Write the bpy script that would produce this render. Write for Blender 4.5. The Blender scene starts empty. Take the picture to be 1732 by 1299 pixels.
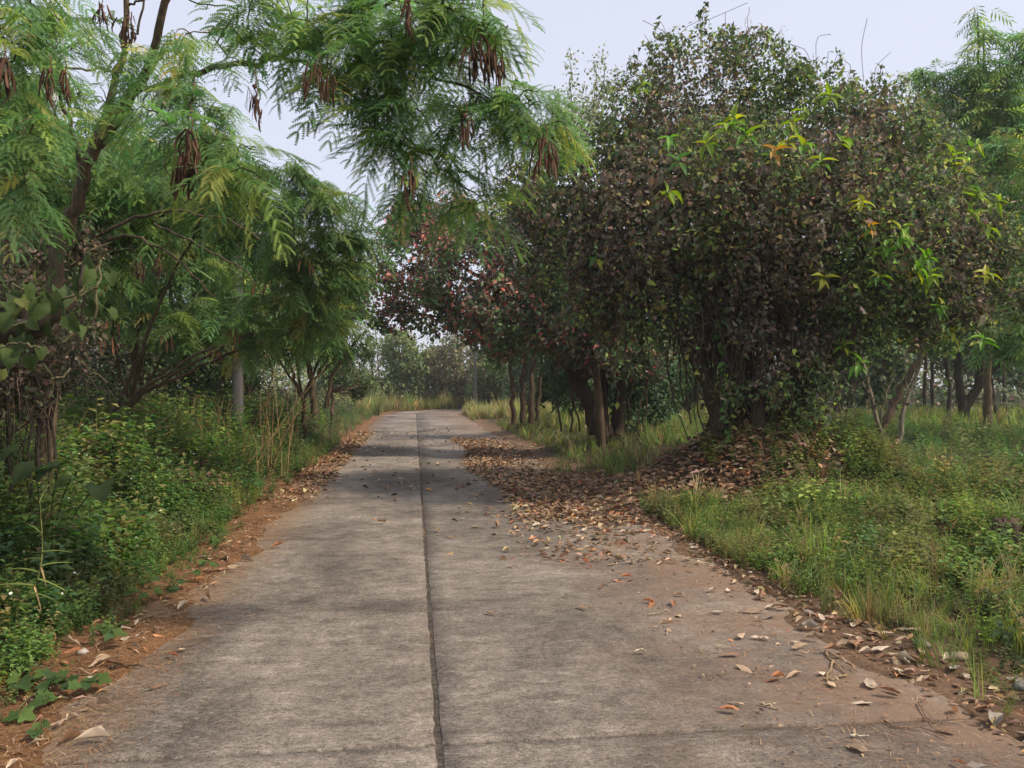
import bpy, math, random
import numpy as np
from mathutils import Vector, Matrix

# ------------------------------------------------------------------ camera, sky, sun, exposure
sc = bpy.context.scene
F, CX, CY, CAMZ = 1401.0, 866.0, 655.0, 1.5          # photo focal length in px, principal column, horizon row, eye height
cam_d = bpy.data.cameras.new('camera'); cam = bpy.data.objects.new('camera', cam_d); sc.collection.objects.link(cam)
cam.location = (0, 0, CAMZ)
cam.rotation_euler = (math.radians(90) + math.atan(5.5 / F), 0, 0)
cam_d.sensor_width = 36; cam_d.lens = 36 * F / 1732.0
cam_d.clip_start = 0.05; cam_d.clip_end = 3000
sc.camera = cam

SUN_EL = math.radians(50); SUN_AZ = math.atan2(1.0, -0.38)      # high sun over the field, a little behind the viewer
wd = bpy.data.worlds.new('World'); sc.world = wd; wd.use_nodes = True
nt = wd.node_tree; bg = nt.nodes['Background']
sky = nt.nodes.new('ShaderNodeTexSky'); sky.sky_type = 'NISHITA'; sky.sun_disc = False
sky.sun_elevation = SUN_EL; sky.sun_rotation = SUN_AZ; sky.air_density = 1.0; sky.dust_density = 5.0; sky.ozone_density = 1.0
mixn = nt.nodes.new('ShaderNodeMix'); mixn.data_type = 'RGBA'; mixn.inputs[0].default_value = 0.6
mixn.inputs[7].default_value = (7.6, 7.75, 8.85, 1)             # evenly hazed pale sky
nt.links.new(sky.outputs[0], mixn.inputs[6]); nt.links.new(mixn.outputs[2], bg.inputs[0])
bg.inputs[1].default_value = 0.142
sd = bpy.data.lights.new('sun', 'SUN'); so = bpy.data.objects.new('sun', sd); sc.collection.objects.link(so)
sd.energy = 4.0; sd.angle = math.radians(3.2); sd.color = (1.0, 0.88, 0.72)
sv = Vector((math.sin(SUN_AZ) * math.cos(SUN_EL), math.cos(SUN_AZ) * math.cos(SUN_EL), math.sin(SUN_EL)))
so.rotation_euler = sv.to_track_quat('Z', 'Y').to_euler()
sc.view_settings.view_transform = 'Standard'; sc.view_settings.look = 'None'
sc.view_settings.exposure = 0.02; sc.view_settings.gamma = 1.0; sc.view_settings.use_curve_mapping = False
sc.render.engine = 'CYCLES'
sc.cycles.max_bounces = 8; sc.cycles.diffuse_bounces = 6; sc.cycles.transmission_bounces = 6; sc.cycles.glossy_bounces = 2
sc.cycles.caustics_reflective = False; sc.cycles.caustics_refractive = False

# ------------------------------------------------------------------ helpers
rng = np.random.default_rng(11); random.seed(11)
C = sc.collection
A = np.array
def P(x, y, d): return A([(x - CX) * d / F, d, CAMZ - (y - CY) * d / F])
def proj(p):
    p = np.asarray(p).reshape(-1, 3); d = np.maximum(p[:, 1], .05)
    return CX + p[:, 0] * F / d, CY - (p[:, 2] - CAMZ) * F / d, d
def nrm(v):
    v = np.asarray(v, float); return v / np.maximum(np.linalg.norm(v, axis=-1, keepdims=True), 1e-9)
def rvec(n): return nrm(rng.normal(size=(n, 3)))
def smooth(x, a, b):
    t = np.clip((x - a) / (b - a), 0, 1); return t * t * (3 - 2 * t)

class MB:
    def __init__(s): s.v = []; s.f = []; s.c = []; s.n = 0
    def add(s, V, Fs, col):
        V = np.asarray(V, float).reshape(-1, 3); col = np.asarray(col, float)
        if col.ndim == 1: col = np.broadcast_to(col, (len(V), 3))
        s.v.append(V); s.c.append(col)
        for f in (Fs if isinstance(Fs, list) else [Fs]): s.f.append(np.asarray(f, np.int64) + s.n)
        s.n += len(V)
    def scatter(s, T, M, col):
        V, Fs, cm = T; N = len(M); k = len(V)
        if N == 0: return
        VV = np.einsum('nij,kj->nki', M[:, :, :3], V) + M[:, None, :, 3]
        col = np.asarray(col, float)
        if col.ndim == 1: col = np.broadcast_to(col, (N, 3))
        CC = col[:, None, :] * cm[None]
        off = (np.arange(N) * k)[:, None, None]
        s.add(VV.reshape(-1, 3), [(f[None] + off).reshape(-1, f.shape[1]) for f in Fs], CC.reshape(-1, 3))
    def tube(s, pts, r, sides=6, col=(1, 1, 1), cap=False):
        pts = np.asarray(pts, float); n = len(pts); r = np.broadcast_to(np.asarray(r, float), (n,)) if np.ndim(r) else np.full(n, r)
        t = nrm(np.gradient(pts, axis=0)); m = np.abs(t.mean(0)); ref = np.eye(3)[int(np.argmin(m))]
        u = nrm(np.cross(t, ref)); w = np.cross(t, u)
        a = np.arange(sides) * 2 * math.pi / sides
        V = pts[:, None] + r[:, None, None] * (np.cos(a)[None, :, None] * u[:, None] + np.sin(a)[None, :, None] * w[:, None])
        i = np.arange(n - 1)[:, None] * sides; j = np.arange(sides)[None]; k = (j + 1) % sides
        f = np.stack([i + j, i + k, i + sides + k, i + sides + j], -1).reshape(-1, 4)
        fs = [f]
        if cap: fs.append(((n - 1) * sides + np.arange(sides))[None]); fs.append(np.arange(sides)[::-1][None])
        s.add(V.reshape(-1, 3), fs, col)
    def mesh(s, name, mat, sm=False, origin=None):
        me = bpy.data.meshes.new(name)
        V = np.concatenate(s.v); Cc = np.concatenate(s.c)
        if origin is not None: V = V - np.asarray(origin)
        sizes = np.concatenate([np.full(len(f), f.shape[1]) for f in s.f]); loops = np.concatenate([f.ravel() for f in s.f])
        me.vertices.add(len(V)); me.vertices.foreach_set('co', V.astype(np.float32).ravel())
        me.loops.add(len(loops)); me.loops.foreach_set('vertex_index', loops.astype(np.int32))
        me.polygons.add(len(sizes)); me.polygons.foreach_set('loop_start', np.concatenate([[0], np.cumsum(sizes)[:-1]]).astype(np.int32))
        at = me.attributes.new('Col', 'FLOAT_COLOR', 'POINT')
        at.data.foreach_set('color', np.concatenate([np.clip(Cc, 0, 1), np.ones((len(Cc), 1))], 1).astype(np.float32).ravel())
        me.update(calc_edges=True)
        if sm: me.polygons.foreach_set('use_smooth', np.ones(len(sizes), bool))
        me.materials.append(mat)
        return me
    def build(s, name, mat, parent=None, sm=False, origin=None):
        if parent is not None and origin is None: origin = A(wloc(parent))
        o = bpy.data.objects.new(name, s.mesh(name, mat, sm, origin)); C.objects.link(o)
        if parent is not None: o.parent = parent
        elif origin is not None: o.location = origin
        return o
def wloc(o):
    p = Vector((0, 0, 0))
    while o is not None: p = p + o.location; o = o.parent
    return p
def tag(o, label=None, cat=None, group=None, kind=None):
    if label: o['label'] = label
    if cat: o['category'] = cat
    if group: o['group'] = group
    if kind: o['kind'] = kind
    return o
def thing(name, label, cat, loc, group=None):
    o = bpy.data.objects.new(name, None); o.empty_display_size = .2; C.objects.link(o); o.location = tuple(loc)
    return tag(o, label, cat, group)
def place(name, me, M, parent=None):
    """a copy sharing mesh data; M is 3x4 in world axes"""
    o = bpy.data.objects.new(name, me); C.objects.link(o)
    m = Matrix([list(r) for r in M] + [[0, 0, 0, 1]])
    if parent is not None:
        o.parent = parent; m = Matrix.Translation(-wloc(parent)) @ m
    o.matrix_basis = m
    return o
def frames(pos, d, n, s, w=1.0):
    d = nrm(d); y = nrm(np.cross(n, d)); z = np.cross(d, y)
    s = np.broadcast_to(np.asarray(s, float), (len(pos),)); w = np.broadcast_to(np.asarray(w, float), (len(pos),))
    return np.stack([d * s[:, None], y * (s * w)[:, None], z * s[:, None], pos], -1)
def upright(pos, s, sz=None, tilt=0.12):
    n = len(pos); a = rng.uniform(0, 2 * math.pi, n); up = nrm(np.stack([rng.normal(0, tilt, n), rng.normal(0, tilt, n), np.ones(n)], -1))
    M = frames(pos, np.cross(up, np.stack([np.cos(a), np.sin(a), 0 * a], -1)), up, s)
    if sz is not None: M[:, :, 2] *= sz[:, None]
    return M
def pal(p, n, j=.25):
    w = A([x[0] for x in p], float); c = A([x[1] for x in p]); i = rng.choice(len(p), n, p=w / w.sum())
    return c[i] * np.exp(rng.normal(0, j, (n, 1))) * np.exp(rng.normal(0, j * .3, (n, 3)))
def path(pts, n=12, jit=0.0):
    pts = np.asarray(pts, float)
    if len(pts) == 2: pts = A([pts[0], pts[0] * .5 + pts[1] * .5, pts[1]])
    q = np.concatenate([[2 * pts[0] - pts[1]], pts, [2 * pts[-1] - pts[-2]]]); m = len(pts) - 1
    u = np.linspace(0, m - 1e-6, n); i = u.astype(int); t = (u - i)[:, None]
    a, b, c, d = q[i], q[i + 1], q[i + 2], q[i + 3]
    r = .5 * (2 * b + (c - a) * t + (2 * a - 5 * b + 4 * c - d) * t ** 2 + (3 * b - a - 3 * c + d) * t ** 3)
    if jit:
        j = rng.normal(0, jit, r.shape); j[0] = 0; j[-1] *= .5; r = r + j
    return r

# ------------------------------------------------------------------ materials
def newmat(name):
    m = bpy.data.materials.new(name); m.use_nodes = True; t = m.node_tree; t.nodes.clear()
    return m, t, t.nodes.new, t.links.new
def leafmat(name, trans=.35, rough=.5, spec=.3, rand=.12, tscale=1.35, gain=1.0):
    m, t, N, L = newmat(name)
    out = N('ShaderNodeOutputMaterial'); at = N('ShaderNodeAttribute'); at.attribute_name = 'Col'
    oi = N('ShaderNodeObjectInfo'); no = N('ShaderNodeTexNoise'); no.inputs['Scale'].default_value = 23
    geo = N('ShaderNodeNewGeometry'); L(geo.outputs['Position'], no.inputs['Vector'])
    ma = N('ShaderNodeMath'); ma.operation = 'MULTIPLY_ADD'; ma.inputs[1].default_value = .7 * gain; ma.inputs[2].default_value = .65 * gain
    L(no.outputs[0], ma.inputs[0])
    mr = N('ShaderNodeMath'); mr.operation = 'MULTIPLY_ADD'; mr.inputs[1].default_value = 2 * rand * 2; mr.inputs[2].default_value = 1 - 2 * rand
    L(oi.outputs['Random'], mr.inputs[0])
    mm = N('ShaderNodeMath'); mm.operation = 'MULTIPLY'; L(ma.outputs[0], mm.inputs[0]); L(mr.outputs[0], mm.inputs[1])
    hs = N('ShaderNodeHueSaturation'); L(at.outputs['Color'], hs.inputs['Color']); L(mm.outputs[0], hs.inputs['Value'])
    pb = N('ShaderNodeBsdfPrincipled'); L(hs.outputs[0], pb.inputs['Base Color']); pb.inputs['Roughness'].default_value = rough
    pb.inputs['Specular IOR Level'].default_value = spec
    tl = N('ShaderNodeBsdfTranslucent'); h2 = N('ShaderNodeHueSaturation'); h2.inputs['Saturation'].default_value = 1.12; h2.inputs['Value'].default_value = tscale
    L(hs.outputs[0], h2.inputs['Color']); L(h2.outputs[0], tl.inputs['Color'])
    mx = N('ShaderNodeMixShader'); mx.inputs[0].default_value = trans; L(pb.outputs[0], mx.inputs[1]); L(tl.outputs[0], mx.inputs[2]); L(mx.outputs[0], out.inputs[0])
    return m
def barkmat(name, scale=14, bump=.6):
    m, t, N, L = newmat(name)
    out = N('ShaderNodeOutputMaterial'); at = N('ShaderNodeAttribute'); at.attribute_name = 'Col'
    tc = N('ShaderNodeTexCoord'); mp = N('ShaderNodeMapping'); mp.inputs['Scale'].default_value = (1, 1, .22); L(tc.outputs['Object'], mp.inputs[0])
    n1 = N('ShaderNodeTexNoise'); n1.inputs['Scale'].default_value = scale * 2.4; n1.inputs['Detail'].default_value = 6; L(mp.outputs[0], n1.inputs['Vector'])
    n2 = N('ShaderNodeTexNoise'); n2.inputs['Scale'].default_value = 3.1; n2.inputs['Detail'].default_value = 4; L(tc.outputs['Object'], n2.inputs['Vector'])
    r = N('ShaderNodeValToRGB'); r.color_ramp.elements[0].position = .3; r.color_ramp.elements[0].color = (.45, .43, .42, 1); r.color_ramp.elements[1].position = .72; r.color_ramp.elements[1].color = (1.35, 1.3, 1.2, 1)
    L(n1.outputs[0], r.inputs[0])
    r2 = N('ShaderNodeValToRGB'); r2.color_ramp.elements[0].position = .35; r2.color_ramp.elements[0].color = (.75, .8, .72, 1); r2.color_ramp.elements[1].position = .65; r2.color_ramp.elements[1].color = (1.15, 1.08, 1.0, 1)
    L(n2.outputs[0], r2.inputs[0])
    m1 = N('ShaderNodeMix'); m1.data_type = 'RGBA'; m1.blend_type = 'MULTIPLY'; m1.inputs[0].default_value = 1; L(at.outputs['Color'], m1.inputs[6]); L(r.outputs[0], m1.inputs[7])
    m2 = N('ShaderNodeMix'); m2.data_type = 'RGBA'; m2.blend_type = 'MULTIPLY'; m2.inputs[0].default_value = 1; L(m1.outputs[2], m2.inputs[6]); L(r2.outputs[0], m2.inputs[7])
    pb = N('ShaderNodeBsdfPrincipled'); pb.inputs['Roughness'].default_value = .9; pb.inputs['Specular IOR Level'].default_value = .15; L(m2.outputs[2], pb.inputs['Base Color'])
    bp = N('ShaderNodeBump'); bp.inputs['Strength'].default_value = bump; bp.inputs['Distance'].default_value = .01; L(n1.outputs[0], bp.inputs['Height']); L(bp.outputs[0], pb.inputs['Normal'])
    L(pb.outputs[0], out.inputs[0]); return m
M_frond = leafmat('feathery_leaf', .46, .55, .2, gain=1.75)
M_leaf = leafmat('green_leaf', .3, .6, .1, gain=.85)
M_bright = leafmat('young_leaf', .42, .45, .3, gain=1.25)
M_dry = leafmat('dry_leaf', .12, .75, .2, .14, 1.0, gain=1.35)
M_weed = leafmat('weed_leaf', .38, .55, .25, gain=1.45)
M_dull = leafmat('dull_leaf', .28, .6, .2, gain=2.5)
M_thick_shaded = leafmat('shaded_thicket_leaf', .25, .6, .15, gain=1.55); M_bark = barkmat('bark'); M_pod = barkmat('seed_pod', 40, .3); M_twig = barkmat('twig', 30, .2)  # thicket leaves: lower gain paints in the shade of the canopy

def concrete_mat():
    m, t, N, L = newmat('weathered_concrete')
    out = N('ShaderNodeOutputMaterial'); tc = N('ShaderNodeTexCoord')
    mp = N('ShaderNodeMapping'); mp.inputs['Rotation'].default_value = (0, 0, -math.atan(.118)); L(tc.outputs['Object'], mp.inputs[0])   # road axes
    def noise(scale, det, rough=.5, sx=1, sy=1, dist=0):
        q = N('ShaderNodeMapping'); q.inputs['Scale'].default_value = (sx, sy, 1); L(mp.outputs[0], q.inputs[0])
        n = N('ShaderNodeTexNoise'); n.inputs['Scale'].default_value = scale; n.inputs['Detail'].default_value = det; n.inputs['Roughness'].default_value = rough; n.inputs['Distortion'].default_value = dist
        L(q.outputs[0], n.inputs['Vector']); return n.outputs[0]
    def ramp(src, a, b, ca, cb):
        r = N('ShaderNodeValToRGB'); e = r.color_ramp.elements; e[0].position = a; e[1].position = b
        e[0].color = (*ca, 1) if np.ndim(ca) else (ca, ca, ca, 1); e[1].color = (*cb, 1) if np.ndim(cb) else (cb, cb, cb, 1); L(src, r.inputs[0]); return r.outputs[0]
    def mix(bl, fac, a, b):
        x = N('ShaderNodeMix'); x.data_type = 'RGBA'; x.blend_type = bl
        if np.ndim(fac) == 0 and isinstance(fac, (int, float)): x.inputs[0].default_value = fac
        else: L(fac, x.inputs[0])
        for s_, k in ((a, 6), (b, 7)):
            if isinstance(s_, tuple): x.inputs[k].default_value = (*s_, 1)
            else: L(s_, x.inputs[k])
        return x.outputs[2]
    big = noise(.55, 5, .62, 1, .75, .6); mid = noise(2.6, 8, .7, 1, 1.3, .5); fine = noise(38, 8, .85, .85, 1.1); grit = noise(95, 3, .8); pale = noise(62, 4, .8, .6, 1.2)
    broom = noise(46, 3, .6, .12, 3.2)
    c = mix('MIX', ramp(big, .38, .6, 0., 1.), (.112, .097, .084), (.255, .222, .190))
    c = mix('MULTIPLY', .85, c, ramp(mid, .34, .66, (.62, .61, .60), (1.22, 1.20, 1.17)))
    c = mix('MULTIPLY', .9, c, ramp(fine, .38, .62, (.45, .44, .44), (1.5, 1.49, 1.46)))
    c = mix('MULTIPLY', .35, c, ramp(broom, .36, .62, .6, 1.3))
    c = mix('MULTIPLY', .85, c, ramp(grit, .40, .50, .42, 1.06)); c = mix('MIX', ramp(pale, .58, .66, 0., .55), c, (.42, .375, .32))
    # pale worn patches
    c = mix('MIX', ramp(noise(1.3, 7, .74, .7, 1.5, .8), .58, .70, 0., .35), c, (.40, .365, .32)); c = mix('MULTIPLY', .9, c, ramp(noise(8.5, 9, .8, .8, 1.2, .3), .38, .62, (.62, .61, .60), (1.3, 1.29, 1.27)))
    # earth washed over the flanks of the slab
    sp = N('ShaderNodeSeparateXYZ'); L(mp.outputs[0], sp.inputs[0])
    def edge(a, b):
        q = N('ShaderNodeMapRange'); q.inputs[1].default_value = a; q.inputs[2].default_value = b; L(sp.outputs[0], q.inputs[0]); return q.outputs[0]
    def times(a, b):
        q = N('ShaderNodeMath'); q.operation = 'MULTIPLY'; q.use_clamp = True; L(a, q.inputs[0]); L(b, q.inputs[1]); return q.outputs[0]
    er = times(edge(.7, 2.3), ramp(noise(1.5, 7, .7, 1, .8, .4), .36, .62, .0, 1.0)); c = mix('MIX', er, c, (.19, .125, .085))
    el = times(edge(-1.15, -1.85), ramp(noise(2.2, 7, .7), .3, .58, .1, 1.0)); c = mix('MIX', el, c, (.26, .145, .07))
    oi = N('ShaderNodeObjectInfo'); tv = N('ShaderNodeMapRange'); tv.inputs[3].default_value = .88; tv.inputs[4].default_value = 1.12; L(oi.outputs['Random'], tv.inputs[0])
    hs = N('ShaderNodeHueSaturation'); L(c, hs.inputs['Color']); L(tv.outputs[0], hs.inputs['Value'])
    pb = N('ShaderNodeBsdfPrincipled'); pb.inputs['Roughness'].default_value = .88; pb.inputs['Specular IOR Level'].default_value = .25; L(hs.outputs[0], pb.inputs['Base Color'])
    ad = N('ShaderNodeMath'); ad.operation = 'MULTIPLY_ADD'; ad.inputs[1].default_value = .6; L(broom, ad.inputs[0]); L(fine, ad.inputs[2])
    bp = N('ShaderNodeBump'); bp.inputs['Strength'].default_value = .55; bp.inputs['Distance'].default_value = .006; L(ad.outputs[0], bp.inputs['Height']); L(bp.outputs[0], pb.inputs['Normal'])
    L(pb.outputs[0], out.inputs[0]); return m
def soil_mat(name, sc1=3, lo=.55, hi=1.3, bump=.8):
    m, t, N, L = newmat(name)
    out = N('ShaderNodeOutputMaterial'); at = N('ShaderNodeAttribute'); at.attribute_name = 'Col'; tc = N('ShaderNodeTexCoord')
    n1 = N('ShaderNodeTexNoise'); n1.inputs['Scale'].default_value = sc1; n1.inputs['Detail'].default_value = 9; n1.inputs['Roughness'].default_value = .75; L(tc.outputs['Object'], n1.inputs['Vector'])
    n2 = N('ShaderNodeTexNoise'); n2.inputs['Scale'].default_value = 55; n2.inputs['Detail'].default_value = 6; n2.inputs['Roughness'].default_value = .8; L(tc.outputs['Object'], n2.inputs['Vector'])
    c = at.outputs['Color']
    for n, a, b in ((n1, lo, hi), (n2, lo, hi)):
        r = N('ShaderNodeValToRGB'); e = r.color_ramp.elements; e[0].position = .33; e[1].position = .66; e[0].color = (a, a, a, 1); e[1].color = (b, b * .98, b * .95, 1); L(n.outputs[0], r.inputs[0])
        x = N('ShaderNodeMix'); x.data_type = 'RGBA'; x.blend_type = 'MULTIPLY'; x.inputs[0].default_value = 1; L(c, x.inputs[6]); L(r.outputs[0], x.inputs[7]); c = x.outputs[2]
    pb = N('ShaderNodeBsdfPrincipled'); pb.inputs['Roughness'].default_value = .95; pb.inputs['Specular IOR Level'].default_value = .1; L(c, pb.inputs['Base Color'])
    bp = N('ShaderNodeBump'); bp.inputs['Strength'].default_value = bump; bp.inputs['Distance'].default_value = .02; L(n2.outputs[0], bp.inputs['Height']); L(bp.outputs[0], pb.inputs['Normal'])
    L(pb.outputs[0], out.inputs[0]); return m
M_conc = concrete_mat(); M_soil = soil_mat('soil'); M_seal = soil_mat('joint_filler', 14, .4, 1.6, .6); M_stone = soil_mat('stone', 9, .8, 1.15, .5)
M_pole = soil_mat('pole_concrete', 5, .78, 1.15, .3)

# ------------------------------------------------------------------ road axis and terrain
HL, HR, SLAB, S0 = 1.95, 2.45, 4.9, -6.29              # half widths either side of the centre joint, slab length, first cross joint
O2 = A([.105, 0.]); D2 = nrm(A([-.118, 1.])); N2 = A([D2[1], -D2[0]]); BEND, RAD = 47.0, 11.0
def axis(s):
    s = np.asarray(s, float); a = np.clip((s - BEND) / RAD, 0, math.radians(86)); ex = np.maximum(s - BEND - RAD * math.radians(86), 0)
    st = np.minimum(s, BEND)
    p = O2 + st[..., None] * D2 + RAD * (np.sin(a)[..., None] * D2 + (1 - np.cos(a))[..., None] * N2)
    d = np.cos(a)[..., None] * D2 + np.sin(a)[..., None] * N2; n = np.stack([d[..., 1], -d[..., 0]], -1)
    return p + ex[..., None] * d, n
def st2xy(s, t):
    p, n = axis(s); return p + np.asarray(t)[..., None] * n
_ss = np.arange(-8, 86, .5); _ap, _an = axis(_ss)
def xy2st(x, y):
    x = np.ravel(x); y = np.ravel(y); so_ = np.empty(len(x)); to = np.empty(len(x))
    for i in range(0, len(x), 20000):
        q = np.stack([x[i:i + 20000], y[i:i + 20000]], -1); dd = ((q[:, None] - _ap[None]) ** 2).sum(-1); k = dd.argmin(1)
        dv = q - _ap[k]; so_[i:i + 20000] = _ss[k]; to[i:i + 20000] = (dv * _an[k]).sum(-1)
        lng = np.abs((dv * np.stack([-_an[k][:, 1], _an[k][:, 0]], -1)).sum(-1)); far = lng > 1.5; to[i:i + 20000][far] = 50
    return so_, to
def wob(x, y, f=1.0, ph=0.):
    return (np.sin(1.7 * f * x + 2.3 * f * y + ph) + np.sin(-2.9 * f * x + 1.3 * f * y + 1.3 + ph) + np.sin(4.7 * f * x + .6 + ph) * np.sin(5.3 * f * y + ph)) / 3
MX, MY = 3.45, 11.4
def gz(x, y, st=None):
    x = np.asarray(x, float); y = np.asarray(y, float); sh = x.shape
    s, t = xy2st(x, y) if st is None else st
    x = x.ravel(); y = y.ravel()
    ul = -t - (HL - .38 + .16 * wob(x, y, 1.3)) ; ur = t - (HR - .12 + .22 * wob(x, y, 1.1, 2.))
    zl = .012 + .5 * smooth(ul, .5, 3.2) * (1 - .7 * smooth(s, 30, 44)) + .02 * wob(x, y, 2)
    zr = .008 + (.10 + .28 * smooth(s, 8, 13) * (1 - smooth(s, 26, 38))) * smooth(ur, .3, 2.6) + .02 * wob(x, y, 2.2)
    z = np.where(t < 0, -.05 + (zl + .05) * smooth(ul, -.05, .07), -.05 + (zr + .05) * smooth(ur, -.05, .07))
    far = np.abs(t) > 45; z = np.where(far, .1, z)
    z = z + .88 * np.exp(-((x - MX) / 1.55) ** 2 - ((y - MY) / 1.25) ** 2) * (t > 0)
    z = z - .5 * np.exp(-((x - 4.22) / .42) ** 2 - ((y - 7.2) / .36) ** 2)
    z = z + .05 * wob(x, y, .35) * smooth(np.abs(t), 2.5, 5)
    return z.reshape(sh)
def gp(x, y, lift=0.): return np.stack([x, y, gz(x, y) + lift], -1)

def axes1(lo, hi, d, far, g=1.25):
    a = list(np.arange(lo, hi + d / 2, d)); st = d
    while a[-1] < far: st *= g; a.append(a[-1] + st)
    st = d; b = []
    x = lo
    while x > -far: st *= g; x -= st; b.append(x)
    return A(b[::-1] + a)
gx = axes1(-5.2, 6.4, .085, 600); gy = axes1(1.2, 17, .11, 900)
XX, YY = np.meshgrid(gx, gy); s_, t_ = xy2st(XX, YY); ZZ = gz(XX, YY, (s_, t_)).ravel()
xf, yf = XX.ravel(), YY.ravel(); far = np.hypot(xf, yf - 20) > 75; ZZ[far] = .05
g = MB(); nx, ny = len(gx), len(gy)
ii = np.arange(nx * ny).reshape(ny, nx); f = np.stack([ii[:-1, :-1], ii[:-1, 1:], ii[1:, 1:], ii[1:, :-1]], -1).reshape(-1, 4)
soil = A([.060, .046, .028])[None] * np.ones((len(xf), 1))
ul = -t_ - HL; ur = t_ - HR
kl = smooth(ul, -.7, -.3) * (1 - smooth(ul + .25 * wob(xf, yf, 2), .15, .75)) * (t_ < 0)
soil = soil * (1 - kl[:, None]) + kl[:, None] * A([.215, .115, .058])
kr = smooth(ur, -.8, -.3) * (1 - smooth(ur + .3 * wob(xf, yf, 1.7), .2, .9)) * (t_ > 0)
soil = soil * (1 - kr[:, None]) + kr[:, None] * A([.17, .112, .075])
kf = smooth(np.abs(t_), 6, 12); soil = soil * (1 - kf[:, None]) + kf[:, None] * A([.060, .072, .026])
g.add(np.stack([xf, yf, ZZ], -1), f, soil)
ground = tag(g.build('ground', M_soil, sm=True), 'brown earth under the weeds beside the concrete road', None, None, 'structure')

# road: one slab per bay either side of the centre joint
road = tag(bpy.data.objects.new('road', None), 'narrow weathered concrete road with a dark centre joint', None, None, 'structure'); C.objects.link(road)
def slab(s0, s1, t0, t1, fine):
    ns, ntt = (int((s1 - s0) / fine) + 1, int((t1 - t0) / (fine * 2)) + 1)
    S, Tt = np.meshgrid(np.linspace(s0, s1, ns), np.linspace(t0, t1, ntt), indexing='ij')
    jl = .0035 if fine < .2 else 0
    for ar, edge in ((Tt, 1), (S, 0)):
        if edge:
            ar[:, 0] += np.abs(rng.normal(0, jl * 1.3, ns)); ar[:, -1] -= np.abs(rng.normal(0, jl * 1.3, ns))
        else:
            ar[0, :] += np.abs(rng.normal(0, jl, ntt)); ar[-1, :] -= np.abs(rng.normal(0, jl, ntt))
    xy = st2xy(S, Tt); z = .003 * wob(xy[..., 0], xy[..., 1], .9) + rng.normal(0, .0015)
    mb = MB(); idx = np.arange(ns * ntt).reshape(ns, ntt)
    f = np.stack([idx[:-1, :-1], idx[:-1, 1:], idx[1:, 1:], idx[1:, :-1]], -1).reshape(-1, 4)[:, ::-1]
    V = np.concatenate([xy, z[..., None]], -1).reshape(-1, 3)
    rim = np.concatenate([idx[:, 0], idx[-1, 1:], idx[::-1, -1][1:], idx[0, ::-1][1:-1]]); m = len(rim)
    B = V[rim].copy(); B[:, 2] = -.14; Tp = V[rim].copy(); Tp[:, 2] -= .012
    ctr = V.mean(0); Tp[:, :2] += nrm(Tp[:, :2] - ctr[:2]) * .006
    base = len(V); k = np.arange(m); k2 = (k + 1) % m
    V = np.concatenate([V, Tp, B])
    f2 = np.stack([rim[k], rim[k2], base + k2, base + k], -1); f3 = np.stack([base + k, base + k2, base + m + k2, base + m + k], -1)
    mb.add(V, [f, f2[:, ::-1], f3[:, ::-1]], (1, 1, 1)); return mb.build('slab', M_conc, road)
k = 0; s0 = S0
while s0 < 74:
    s1 = s0 + SLAB; fine = .07 if s1 < 14 and s1 > -1 else (.14 if s1 < 30 else .35)
    slab(s0 + .015, s1 - .015, -HL, -.012, fine); slab(s0 + .015, s1 - .015, .012, HR, fine)
    s0 = s1
jm = MB(); S = np.arange(S0, 74, .04); n_ = len(S)
lat = np.linspace(-.03, .03, 5); SS, LL = np.meshgrid(S, lat, indexing='ij'); xy = st2xy(SS, LL); z = -.006 + rng.normal(0, .002, SS.shape)
idx = np.arange(n_ * 5).reshape(n_, 5); f = np.stack([idx[:-1, :-1], idx[:-1, 1:], idx[1:, 1:], idx[1:, :-1]], -1).reshape(-1, 4)[:, ::-1]
br = smooth(wob(S * 1.1, S * .3, 1.0), .15, .6)[:, None] * (rng.random((n_, 5)) < .75)
jc = A([.075, .065, .057]) * (1 - br[..., None]) + br[..., None] * A([.20, .12, .07])
jm.add(np.concatenate([xy, z[..., None]], -1).reshape(-1, 3), f, jc.reshape(-1, 3)); jm.build('joint_filler', M_seal, road)
for s0 in np.arange(S0, 74, SLAB):
    for a, b in ((-HL + .02, -.03), (.03, HR - .02)):
        cm = MB(); Tt = np.linspace(a, b, 40); q = A([st2xy(A(s0 + dx), A(tt)) for tt in Tt for dx in (-.02, .02)])
        zz = np.full(len(q), -.02) + rng.normal(0, .003, len(q)); i2 = np.arange(39) * 2
        cm.add(np.concatenate([q, zz[:, None]], -1), np.stack([i2, i2 + 2, i2 + 3, i2 + 1], -1), (.028, .024, .021)); cm.build('cross_joint', M_seal, road)

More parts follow.
